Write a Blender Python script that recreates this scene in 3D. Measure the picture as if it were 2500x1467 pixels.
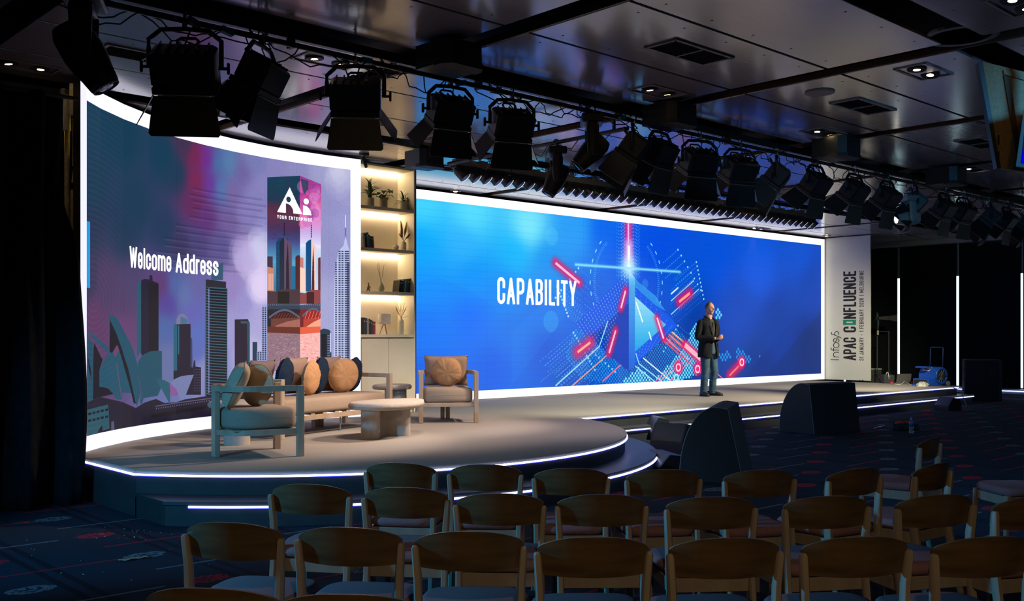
import bpy, bmesh, math, random
import numpy as np
from mathutils import Vector, Matrix, Euler

# ------------------------------------------------------------------ camera, world, exposure
for o in list(bpy.data.objects):
    bpy.data.objects.remove(o, do_unlink=True)
SC = bpy.context.scene
COL = SC.collection
CAMZ = 1.54                       # eye height over the hall floor
FPX, CX, HY = 2450.0, 1250.0, 817.0
YAW = math.atan2(2641.0, FPX)     # the X axis runs along the long LED wall
FW = (math.cos(YAW), math.sin(YAW)); RT = (math.sin(YAW), -math.cos(YAW))

cam_d = bpy.data.cameras.new('camera'); cam = bpy.data.objects.new('camera', cam_d); COL.objects.link(cam)
cam.location = (0, 0, CAMZ)
cam.rotation_euler = (math.radians(90), 0, YAW - math.radians(90))
cam_d.sensor_width = 36.0; cam_d.lens = FPX / 2500.0 * 36.0
cam_d.shift_y = (HY - 733.5) / 2500.0
cam_d.clip_start = 0.05; cam_d.clip_end = 200
SC.camera = cam
SC.view_settings.view_transform = 'Standard'
SC.view_settings.look = 'None'
SC.view_settings.gamma = 1.0
SC.view_settings.use_curve_mapping = False
SC.view_settings.exposure = 0.0

world = bpy.data.worlds.new('hall_ambient'); SC.world = world; world.use_nodes = True
bg = world.node_tree.nodes['Background']
bg.inputs[0].default_value = (0.05, 0.18, 0.30, 1); bg.inputs[1].default_value = 0.035

def LD(lat, dep, z=0.0):
    """plan point given sideways and forward distance from where the photographer stood"""
    return Vector((dep*FW[0] + lat*RT[0], dep*FW[1] + lat*RT[1], z))
def G(px, py, z):
    d = FPX*(CAMZ - z)/(py - HY)
    return LD((px - CX)/FPX*d, d, z)
def onY(px, Y):
    k = (px - CX)/FPX
    d = Y/(FW[1] + k*RT[1])
    return d*(FW[0] + k*RT[0]), d
def pxof(v):
    d = v[0]*FW[0] + v[1]*FW[1]; l = v[0]*RT[0] + v[1]*RT[1]
    return CX + FPX*l/d, HY - FPX*(v[2]-CAMZ)/d

def spot(name, loc, target, energy, color, size=50, blend=.4, radius=.08):
    l = bpy.data.lights.new(name, 'SPOT'); l.energy = energy; l.color = color
    l.spot_size = math.radians(size); l.spot_blend = blend; l.shadow_soft_size = radius
    o = bpy.data.objects.new(name, l); COL.objects.link(o)
    o.location = loc
    o.rotation_euler = (Vector(target) - Vector(loc)).to_track_quat('-Z', 'Y').to_euler()
    return o
# blue wash from a moving head at the far left of the hall
spot('wash_lamp_blue', LD(-5.6, 2.2, 2.8), LD(-2.1, 9.0, .3), 1500, (.06, .50, 1.0), 37, .8, .12)
spot('wash_lamp_blue_low', LD(-6.2, 4.5, 2.5), LD(.2, 4.7, .5), 1100, (.06, .50, 1.0), 44, .9, .12)
spot('added_blue_fill_right', LD(5.5, 6.0, 3.9), LD(5.0, 12.0, 0), 420, (.10, .50, 1.0), 100, .9, .2)  # added cool fill over the right side, brightens the carpet; no fixture there
spot('wash_lamp_step_blue', (13.6, 8.2, 3.3), (9.6, 8.2, .2), 230, (.0, .22, 1.0), 34, .6, .1)
# warm key lamps of the front lighting bar, on the lounge
spot('key_lamp_lounge_left', (8.3, 7.85, 3.2), (4.9, 9.7, .5), 560, (1, .76, .60), 62, .7, .12)
spot('key_lamp_lounge_right', (9.6, 7.85, 3.2), (7.2, 10.6, .5), 480, (1, .76, .60), 70, .7, .12)
spot('key_lamp_step', (6.2, 7.7, 3.2), (6.4, 9.6, .4), 260, (1, .76, .64), 95, .9, .3)
spot('key_lamp_rim', (9.2, 7.7, 3.2), (8.6, 9.0, .4), 170, (1, .76, .66), 90, .9, .2)
# neutral-warm keys on the speaker's part of the stage
spot('key_lamp_stage_left', (11.6, 7.8, 3.1), (11.6, 11.4, .4), 1000, (1, .90, .66), 80, .8, .12)
spot('key_lamp_stage_centre', (16.6, 7.2, 3.2), (15.2, 11.6, .9), 1700, (1, .84, .60), 64, .8, .10)
spot('key_lamp_stage_right', (18.4, 7.8, 3.1), (20.8, 12.2, .9), 1700, (1, .90, .64), 70, .8, .10)
# amber spot added behind the curtain to light the bracing at far left
spot('added_amber_fill', LD(-4.9, 10.3, 3.80), LD(-4.0, 9.40, 3.55), 26, (1, .62, .10), 42, .5, .04)
# warm house lamp over the rear of the audience, as the downlights behind the photographer
spot('house_lamp_warm', LD(.4, -.9, 3.95), LD(.5, 4.4, .7), 190, (1, .72, .40), 75, .9, .10)
# ------------------------------------------------------------------ pictures shown on the two LED walls (computed here)
SZ0, SZ1 = 0.40, 3.97            # lower and upper edge of the LED walls
RX0, RX1, RY = 9.30, 23.30, 13.37
CURVE_PX = [(194.6,196.8),(228,214.8),(252,230.4),(288,249),(324,265.8),(360,279),(396,291),(432,302.4),(477.6,316.6),(512.8,325.6),
            (565.6,338.4),(618.4,349.8),(671.2,360.4),(724,368.3),(776.8,376.6),(829.6,383.8),(880.6,390.3)]
def _curve():
    pts = []
    for x, y in CURVE_PX:
        d = FPX*(SZ1 - CAMZ)/(HY - y); l = (x - CX)/FPX*d
        pts.append((d*FW[0] + l*RT[0], d*FW[1] + l*RT[1]))
    P = np.array(pts)
    s = np.r_[0, np.cumsum(np.hypot(*np.diff(P, axis=0).T))]
    px = np.polyfit(s, P[:, 0], 5); py = np.polyfit(s, P[:, 1], 5)   # smooth plan curve
    t = np.linspace(0, s[-1], 241)
    Q = np.stack([np.polyval(px, t), np.polyval(py, t)], 1)
    s2 = np.r_[0, np.cumsum(np.hypot(*np.diff(Q, axis=0).T))]
    return Q, s2
LQ, LS = _curve()
LLEN = float(LS[-1])
def curve_at(s):
    return np.interp(s, LS, LQ[:, 0]), np.interp(s, LS, LQ[:, 1])
_ld = LQ[:, 0]*FW[0] + LQ[:, 1]*FW[1]; _ll = LQ[:, 0]*RT[0] + LQ[:, 1]*RT[1]
_lpx = CX + FPX*_ll/_ld

class Canvas:
    def __init__(s, w, h, lx, ly, mapper):
        s.w, s.h, s.lx, s.ly, s.m = w, h, lx, ly, mapper
        s.a = np.zeros((h, w, 3), np.float32)
        s.k = w/lx                       # pixels per metre
        s.lw = 1.0
    def P(s, pts):
        q = np.array([s.m(x, y) for x, y in pts], float)
        return q*s.k
    def box(s, q, m=0):
        x0 = max(0, int(q[:, 0].min() - m)); x1 = min(s.w, int(q[:, 0].max() + m) + 2)
        y0 = max(0, int(q[:, 1].min() - m)); y1 = min(s.h, int(q[:, 1].max() + m) + 2)
        if x1 <= x0 or y1 <= y0: return None
        Y, X = np.mgrid[y0:y1, x0:x1].astype(np.float32)
        return (slice(y0, y1), slice(x0, x1)), X, Y
    def blend(s, sl, c, al):
        al = np.clip(al, 0, 1)[..., None]
        s.a[sl] = s.a[sl]*(1 - al) + np.asarray(c, np.float32)*al
    def poly(s, pts, c, al=1.0, raw=False):
        q = np.array(pts, float) if raw else s.P(pts)
        b = s.box(q)
        if b is None: return None
        sl, X, Y = b; ins = np.zeros(X.shape, bool)
        n = len(q)
        for i in range(n):
            x0, y0 = q[i]; x1, y1 = q[(i+1) % n]
            if y0 == y1: continue
            cnd = ((y0 > Y) != (y1 > Y)) & (X < (x1 - x0)*(Y - y0)/(y1 - y0) + x0)
            ins ^= cnd
        if callable(c): c = c(X, Y)
        s.blend(sl, c, ins*al)
        return sl, ins
    def dist(s, a, b, X, Y):
        dx, dy = b[0]-a[0], b[1]-a[1]; L = dx*dx + dy*dy + 1e-9
        t = np.clip(((X - a[0])*dx + (Y - a[1])*dy)/L, 0, 1)
        return np.hypot(X - a[0] - t*dx, Y - a[1] - t*dy)
    def line(s, pts, c, wm, al=1.0, glow=0, gc=None, raw=False, dash=None, level=False):
        q = np.array(pts, float) if raw else s.P(pts)
        if level: q[:, 1] = q[0, 1]
        w = wm*s.k/2*s.lw; g = glow*s.k
        for i, (a, b) in enumerate(zip(q[:-1], q[1:])):
            bx = s.box(np.array([a, b]), w + 3*g + 2)
            if bx is None: continue
            sl, X, Y = bx; d = s.dist(a, b, X, Y)
            if g: s.blend(sl, gc if gc is not None else c, .8*np.exp(-(np.maximum(d - w, 0)/g)**2))
            m = np.clip(w + .6 - d, 0, 1)
            L = math.hypot(*(b - a)) + 1e-6; tt = ((X-a[0])*(b[0]-a[0]) + (Y-a[1])*(b[1]-a[1]))/L
            if i == 0: m = m*np.clip(tt + .5, 0, 1)
            if i == len(q) - 2: m = m*np.clip(L - tt + .5, 0, 1)
            if dash:
                L = math.hypot(*(b - a)); t = ((X-a[0])*(b[0]-a[0]) + (Y-a[1])*(b[1]-a[1]))/L/s.k
                m = m*(((t/dash[0]) % 1) < dash[1])
            s.blend(sl, c, m*al)
    def disc(s, pt, r, c, al=1.0, ring=None, glow=0, gc=None, raw=False):
        q = np.array(pt, float) if raw else s.P([pt])[0]
        R = r*s.k; g = glow*s.k
        bx = s.box(np.array([q]), R + 3*g + 2)
        if bx is None: return
        sl, X, Y = bx; d = np.hypot(X - q[0], Y - q[1])
        if g: s.blend(sl, gc if gc is not None else c, .8*np.exp(-(np.maximum(d - R, 0)/g)**2))
        m = np.clip(R + .6 - d, 0, 1) if ring is None else np.clip(ring*s.k/2 + .6 - np.abs(d - R), 0, 1)
        s.blend(sl, c, m*al)
    def blobs(s, samples, power=3.0, step=6, eps=18.0):
        """smooth colour field through colour samples placed on the picture"""
        q = s.P([(x, y) for x, y, *_ in samples]); col = np.array([c for *_, c in samples], float)/255
        Y, X = np.mgrid[0:s.h:step, 0:s.w:step]
        W = 0; A = 0
        for (x, y), c in zip(q, col):
            w = 1/((X-x)**2 + (Y-y)**2 + eps**2)**(power/2)
            W = W + w; A = A + w[..., None]*c
        A = A/W[..., None]
        yi = np.clip(np.arange(s.h)/step, 0, A.shape[0]-1.001); xi = np.clip(np.arange(s.w)/step, 0, A.shape[1]-1.001)
        y0 = yi.astype(int); x0 = xi.astype(int); fy = (yi-y0)[:, None, None]; fx = (xi-x0)[None, :, None]
        s.a[:] = (A[y0][:, x0]*(1-fy)*(1-fx) + A[y0+1][:, x0]*fy*(1-fx) + A[y0][:, x0+1]*(1-fy)*fx + A[y0+1][:, x0+1]*fy*fx)

def _arc(cx, cy, rx, ry, a0, a1, n=9):
    return [(cx + rx*math.cos(math.radians(a0 + (a1-a0)*i/n)), cy + ry*math.sin(math.radians(a0 + (a1-a0)*i/n))) for i in range(n+1)]
def glyph(ch, K):
    """stroke font: returns (relative width, list of centre-line strokes in a unit box)"""
    up = _arc(.5, 1-K, .5, K, 0, 180); dn = _arc(.5, K, .5, K, 180, 360)
    g = {
     'A': (1.1, [[(0,0),(.5,1),(1,0)], [(.15,.3),(.85,.3)]]),
     'B': (1.0, [[(0,0),(0,1),(.5,1)] + _arc(.5,1-K,.48,K,90,0)[1:] + _arc(.5,.53+K,.48,K,0,-90) + [(0,.53)], [(.5,.53)] + _arc(.5,.53-K,.5,K,90,0) + _arc(.5,K,.5,K,0,-90) + [(0,0)]]),
     'C': (1.0, [[(1,.68)] + up + dn + [(1,.32)]]),
     'E': (.85, [[(1,1),(0,1),(0,0),(1,0)], [(0,.52),(.85,.52)]]),
     'F': (.8, [[(1,1),(0,1),(0,0)], [(0,.5),(.85,.5)]]),
     'I': (.12, [[(.5,0),(.5,1)]]),
     'J': (.75, [[(1,1)] + _arc(.5,K,.5,K,360,180) + [(0,.3)]]),
     'L': (.78, [[(0,1),(0,0),(1,0)]]),
     'M': (1.35, [[(0,0),(0,1),(.5,.2),(1,1),(1,0)]]),
     'N': (1.05, [[(0,0),(0,1),(1,0),(1,1)]]),
     'O': (1.0, [up + dn + [(1,1-K)]]),
     'P': (1.0, [[(0,0),(0,1),(.5,1)] + _arc(.5,1-K,.5,K,90,0)[1:] + _arc(.5,.44+K,.5,K,0,-90) + [(0,.44)]]),
     'R': (1.0, [[(0,0),(0,1),(.5,1)] + _arc(.5,1-K,.5,K,90,0)[1:] + _arc(.5,.48+K,.5,K,0,-90) + [(0,.48)], [(.5,.48),(1,.36),(1,0)]]),
     'S': (.95, [[(1,.72)] + up + [(0,.68),(.15,.56),(.85,.44),(1,.32)] + _arc(.5,K,.5,K,360,180) + [(0,.28)]]),
     'T': (.95, [[(0,1),(1,1)], [(.5,1),(.5,0)]]),
     'U': (1.0, [[(0,1)] + dn + [(1,1)]]),
     'W': (1.6, [[(0,1),(.25,0),(.5,.95),(.75,0),(1,1)]]),
     'Y': (1.05, [[(0,1),(.5,.42),(1,1)], [(.5,.42),(.5,0)]]),
     '0': (.9, [up + dn + [(1,1-K)]]),
     '1': (.35, [[(0,.85),(1,1),(1,0)]]),
     '2': (.9, [[(0,.72)] + up[::-1] + [(1,.62),(0,0),(1,0)]]),
     '3': (.9, [[(0,.72)] + up[::-1] + _arc(.5,.53+K,.5,K,0,-90), _arc(.5,.53-K,.5,K,90,0) + _arc(.5,K,.5,K,360,180) + [(0,.28)]]),
     '6': (.9, [[(1,.75)] + up + dn + [(1,.4)] + _arc(.5,.58-K,.5,K,0,180)]),
     '-': (.5, [[(0,.42),(1,.42)]]), '|': (.2, [[(.5,-.08),(.5,1.08)]]), ' ': (.30, []),
    }
    X = .74; k2 = K
    upl = _arc(.5, X-k2, .5, k2, 0, 180)
    g.update({
     'e': (.85, [[(0,.38),(1,.38),(1,X-k2)] + upl + dn + [(1,.24)]]),
     'l': (.12, [[(.5,0),(.5,1)]]),
     'c': (.85, [[(1,.5)] + upl + dn + [(1,.24)]]),
     'o': (.88, [upl + dn + [(1,X-k2)]]),
     'm': (1.5, [[(0,0),(0,X)], [(0,X-k2)] + _arc(.25,X-k2,.25,k2,180,0) + [(.5,0)], [(.5,X-k2)] + _arc(.75,X-k2,.25,k2,180,0) + [(1,0)]]),
     'n': (.85, [[(0,0),(0,X)], [(0,X-k2)] + _arc(.5,X-k2,.5,k2,180,0) + [(1,0)]]),
     'd': (.88, [[(1,1),(1,0)], upl + dn]),
     'r': (.5, [[(0,0),(0,X)], [(0,X-k2)] + _arc(.8,X-k2,.8,k2,180,80)]),
     's': (.8, [[(1,.54)] + upl + [(0,.52),(.2,.42),(.8,.33),(1,.24)] + _arc(.5,K,.5,K,360,180) + [(0,.2)]]),
     'f': (.6, [[(.35,-.1),(.35,.8)] + _arc(.75,.85,.4,.16,180,70), [(0,X),(.95,X)]]),
     'y': (.85, [[(0,X),(.5,.02)], [(1,X),(.4,-.22),(.1,-.26)]]),
    })
    return g[ch]
def text_strokes(txt, H, cw, t, gap):
    """polyline strokes of a text: cap height H, letter width cw, stroke t, letter gap"""
    out = []; x = 0
    for ch in txt:
        w, st = glyph(ch, min(.49, (cw - t)/2/(H - t)))
        W = w*(cw - t)
        for s in st:
            q = [(x + t/2 + px*W, t/2 + py*(H - t)) for px, py in s]
            for e, n in ((0, 1), (-1, -2)):
                d = math.hypot(q[e][0]-q[n][0], q[e][1]-q[n][1]) or 1
                q[e] = (q[e][0] + (q[e][0]-q[n][0])/d*t*.45, q[e][1] + (q[e][1]-q[n][1])/d*t*.45)
            out.append(q)
        x += W + t + gap
    return out, x - gap
def put_text(cv, txt, u0, v0, u1, H, t, cwr=.42, gapr=.1):
    st, L = text_strokes(txt, H, cwr*H, t, gapr*H)
    sx = (u1 - u0)/L
    for s in st:
        cv.line([((u0 + x*sx)*cv.k, (v0 + y)*cv.k) for x, y in s], (1, 1, 1), t*.9, raw=True)

def hsh(n, seed):
    return np.random.RandomState(seed).rand(*n).astype(np.float32)

def picture_right():
    def m(px, py):
        X, d = onY(px, RY)
        return X - RX0, CAMZ + (HY - py)/FPX*d - SZ0
    cv = Canvas(3640, 928, RX1-RX0, SZ1-SZ0, m)
    cv.blobs([(1030,500,(70,215,255)),(1150,520,(90,225,255)),(1290,560,(135,240,255)),(1400,560,(45,160,250)),(1480,570,(10,105,240)),
      (1030,600,(10,170,255)),(1130,600,(50,180,255)),(1260,620,(20,185,255)),(1330,640,(20,150,245)),(1040,700,(0,150,255)),(1150,680,(0,150,252)),
      (1240,720,(0,140,250)),(1040,800,(0,120,250)),(1150,780,(0,112,252)),(1250,800,(0,120,235)),(1040,930,(0,95,235)),(1200,900,(0,95,232)),
      (1330,850,(0,85,215)),(1320,760,(0,120,235)),(1430,730,(0,95,225)),(1400,930,(0,75,190)),(1540,600,(0,80,232)),(1620,600,(0,78,228)),(1600,900,(0,60,160)),
      (1650,700,(0,85,215)),(1750,640,(0,82,222)),(1700,800,(0,60,165)),(1850,650,(0,88,225)),(1950,620,(0,82,210)),(1800,760,(0,72,190)),
      (1900,800,(0,58,160)),(1980,700,(0,66,180)),(1980,850,(0,48,132)),(1850,900,(0,50,140)),(1740,920,(0,55,150))], 3.4, eps=75)
    a = cv.a
    # soft hills and diagonal shades
    cv.poly([(1020,690),(1070,678),(1130,700),(1200,745),(1240,800),(1300,740),(1340,700),(1420,800),(1420,950),(1020,975)], (0,.44,.97), .16)
    cv.poly([(1250,810),(1430,640),(1480,640),(1250,940)], (.1,.62,1), .10)
    cv.poly([(1850,940),(2005,760),(2005,930)], (0,.16,.42), .35)
    cv.poly([(1700,940),(2000,640),(2005,700),(1800,940)], (0,.30,.70), .22)
    for x, y, r in [(1347,577,.17),(1575,693,.10),(1345,785,.2)]: cv.disc((x,y), r, (.45,.85,1), .22)
    cy = (.55,.9,1); cb = (.35,.72,1); rs = random.Random(4)
    # dashed number streaks running diagonally
    def streaks(x0, y0, dx, dy, n, sx, sy, L, col, al, wid=.018):
        for i in range(n):
            l = L*(.55 + .45*rs.random()); a0 = (x0 + i*sx, y0 + i*sy)
            cv.line([a0, (a0[0] + dx*l, a0[1] + dy*l)], col, wid, al*(.5+.5*rs.random()), dash=(.065 + .02*rs.random(), .5))
            cv.disc(a0, .022, (.75,.95,1), .9)
    streaks(1412,655, 1,.86, 9, -7,9, 90, cb, .55)
    streaks(1360,700, 1,.80, 10, 3,8, 70, cb, .65)
    streaks(1655,610,-1,.88, 8, 8,14, 60, cy, .55)
    streaks(1700,640,-1,.88, 10, 2,10, 75, cb, .6)
    streaks(1400,812,-1,.86, 14, 4,7, 110, cy, .55)
    streaks(1430,845,-1,.86, 10, 8,7, 90, cb, .6)
    streaks(1655,795, 1,.80, 8, -5,9, 110, cb, .5)
    # dashed rings
    c0 = cv.P([(1532,690)])[0]; R = 1.12*cv.k
    for k in range(64):
        a0 = k/64*2*math.pi
        if k % 2 == 0 and not (.30 < a0/math.pi < .70):
            cv.line([(c0[0]+R*math.cos(a0), c0[1]+R*math.sin(a0)), (c0[0]+R*math.cos(a0+.07), c0[1]+R*math.sin(a0+.07))], cy, .028, .9, raw=True)
    for k in range(150):
        a0 = k/150*2*math.pi
        if not (.28 < a0/math.pi < .72):
            cv.line([(c0[0]+R*.86*math.cos(a0), c0[1]+R*.86*math.sin(a0)), (c0[0]+R*.92*math.cos(a0), c0[1]+R*.92*math.sin(a0))], cb, .014, .6, raw=True)
    # dot rasters (map and circuit field)
    def dots(poly, sp, r, col, al):
        q = cv.P(poly); xs = np.arange(q[:,0].min(), q[:,0].max(), sp*cv.k); ys = np.arange(q[:,1].min(), q[:,1].max(), sp*cv.k/2)
        for j, y in enumerate(ys):
            for x in xs + (j % 2)*sp*cv.k/2:
                ins = False; n = len(q)
                for i in range(n):
                    x0, y0 = q[i]; x1, y1 = q[(i+1) % n]
                    if (y0 > y) != (y1 > y) and x < (x1-x0)*(y-y0)/(y1-y0) + x0: ins = not ins
                if ins: cv.disc((x, y), r, col, al, raw=True)
    dots([(1404,800),(1535,908),(1650,800),(1700,850),(1690,925),(1520,945),(1420,925),(1380,870)], .085, .020, (.15,.65,.95), .75)
    dots([(1690,800),(1702,789),(1720,796),(1745,795),(1752,820),(1740,850),(1735,900),(1640,940),(1600,925),(1660,860),(1680,830)], .10, .028, (.45,.95,1), .95)
    dots([(1745,760),(1756,752),(1762,772),(1750,782)], .12, .036, (.4,.85,1), .95)
    dots([(1520,930),(1560,895),(1600,935),(1590,945),(1525,945)], .10, .028, (.5,.95,1), .95)
    dots([(1752,862),(1775,858),(1784,872),(1770,885),(1755,878)], .12, .034, (.1,.6,.95), .9)
    dots([(1795,865),(1803,850),(1822,862),(1838,880),(1820,890),(1800,885)], .12, .034, (.1,.6,.95), .9)
    dots([(1851,853),(1856,862),(1860,876),(1852,870)], .12, .03, (.1,.6,.95), .8)
    # pyramid
    ap, lf, bt, rg = (1535,660), (1404,792), (1535,906), (1653,795)
    cv.poly([ap, lf, (1465,845), bt], (.03,.34,.90))
    cv.poly([(1535,740), (1440,822), (1488,866), bt], (.0,.22,.68), .8)
    cv.poly([ap, rg, (1640,808), bt], (.0,.30,.85))
    cv.poly([(1550,700), (1640,778), (1653,795), (1550,888)], (.02,.36,.93), .9)
    cv.poly([ap, (1560,690), (1600,722), (1625,760), (1600,745), (1550,700)], (.25,.72,.98), .6)
    for i in range(22):                      # rows of figures on the left face
        f = i/21.0
        cv.line([(1530-14*f*8.6/1.0, 668+f*122), (1530-f*60, 700+f*190)], (.6,.9,1), .02, .55, dash=(.075, .5))
    for i in range(8):
        f = i/7.0
        cv.line([(1553+f*88, 700+f*95), (1548+f*40, 880-f*20)], (.45,.85,1), .018, .45, dash=(.07, .5))
    def barc(X, Y):
        v = np.clip((Y/cv.k)/3.0, 0, 1)[..., None]
        return np.array([.02,.33,.85])*(1-v) + np.array([.45,.88,1.0])*v
    cv.poly([ap, (1550,678), (1550,892), bt], barc, .9)
    def tri(X, Y):
        v = np.clip(((Y - 0.85*cv.k)/(1.25*cv.k)), 0, 1)[..., None]
        return np.array([.10,.66,.92])*(1-v) + np.array([.72,.94,1.0])*v
    cv.poly([(1550,723.6), (1626,793), (1550,858.6)], tri)
    cv.line([(1553,738),(1569,787)], (1,1,1), .03); cv.line([(1584,810),(1590,830)], (1,1,1), .03)
    # beam of figures and its flare
    for i in range(16):
        x = 1506 + i*3.7
        cv.line([(x,541+rs.random()*8),(x,672+rs.random()*12)], (.65,.95,1), .022, .75*(1-abs(i-7.5)/11), dash=(.07,.55))
    cv.line([(1534,541),(1534,628)], (1,.72,.92), .045, glow=.11, gc=(1,.15,.55))
    cv.line([(1535,600),(1535,648)], (1,1,1), .07, glow=.11, gc=(.85,.75,1))
    cv.disc((1535,652), .05, (1,1,1), glow=.20, gc=(.8,.97,1))
    cv.line([(1405,646),(1535,655),(1660,664)], (.6,.93,1), .012, .5, glow=.025)
    # thin circuit lines
    pk, lb, rd, og = (1,.45,.62), (.6,.95,1), (1,.12,.35), (1,.62,.5)
    for pts, c, w in [([(1484,784),(1463,846),(1356,942)], lb, .028), ([(1482,867),(1397,942)], og, .026), ([(1515,891),(1471,931)], pk, .03),
        ([(1552,862),(1560,888),(1620,935)], lb, .026), ([(1570,874),(1640,932)], (.9,1,1), .028), ([(1550,893),(1600,933)], lb, .026),
        ([(1640,810),(1712,872)], (1,.8,.55), .028), ([(1632,816),(1700,876)], (1,.6,.45), .024), ([(1626,826),(1680,876),(1598,940)], (1,.6,.75), .026),
        ([(1620,831),(1665,872),(1590,940)], pk, .02), ([(1628,838),(1700,900)], rd, .022), ([(1693,875),(1636,930)], pk, .024),
        ([(1745,907),(1765,925)], pk, .024), ([(1638,735),(1694,685)], lb, .026), ([(1638,768),(1706,706)], lb, .024), ([(1638,718),(1656,702)], (.85,1,1), .035)]:
        cv.line(pts, c, w, .95)
    for i in range(6): cv.line([(1618+i*4,832-i*4),(1655+i*4,862-i*4)], (1,.35,.35), .018, .9)
    # glowing bars
    for p0, p1, w, g, core in [((1356,642),(1415,691),.05,.085,(1,.75,.9)), ((1527,710),(1516,752),.045,.085,(1,.8,.9)), ((1503,807),(1487,862),.045,.085,(1,.75,.85)),
        ((1441,836),(1410,860),.05,.13,(1,.7,.6)), ((1684,716),(1658,737),.06,.11,(1,.65,.55)), ((1604,776),(1620,827),.045,.075,(1,.85,1)),
        ((1672,842),(1711,877),.11,.07,(1,.72,.8)), ((1804,893),(1781,917),.045,.13,(1,.5,.4))]:
        cv.line([p0, p1], core, w, glow=g, gc=(1,.06,.38))
    for p in [(1811,884.5),(1656,897),(1703,901)]:
        cv.disc(p, .10, (1,.15,.45), .9, glow=.06, gc=(1,.05,.4)); cv.disc(p, .075, (1,.85,.95), ring=.035)
    cv.disc((1651,922), .07, (.7,1,1), ring=.03)
    # word
    u0, v0 = m(1213.7, 742.5); u1, _ = m(1407, 742); _, vt = m(1213.7, 675.6)
    put_text(cv, 'CAPABILITY', u0, v0, u1, vt - v0, .070, .42, .08)
    # faint cabinet lines, then the white frame
    yy = np.arange(cv.h)/cv.k
    a *= (1 - .035*((yy*8) % 1 < .12))[:, None, None]
    b = int(.155*cv.k)
    a[:b] = 1; a[-b:] = 1; a[:, -int(.17*cv.k):] = 1
    a[:b, :, :] = (.985,.985,1); a[-b:, :, :] = (.97,.97,1); a[:, -int(.17*cv.k):] = (.97,.97,1)
    return cv

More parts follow.
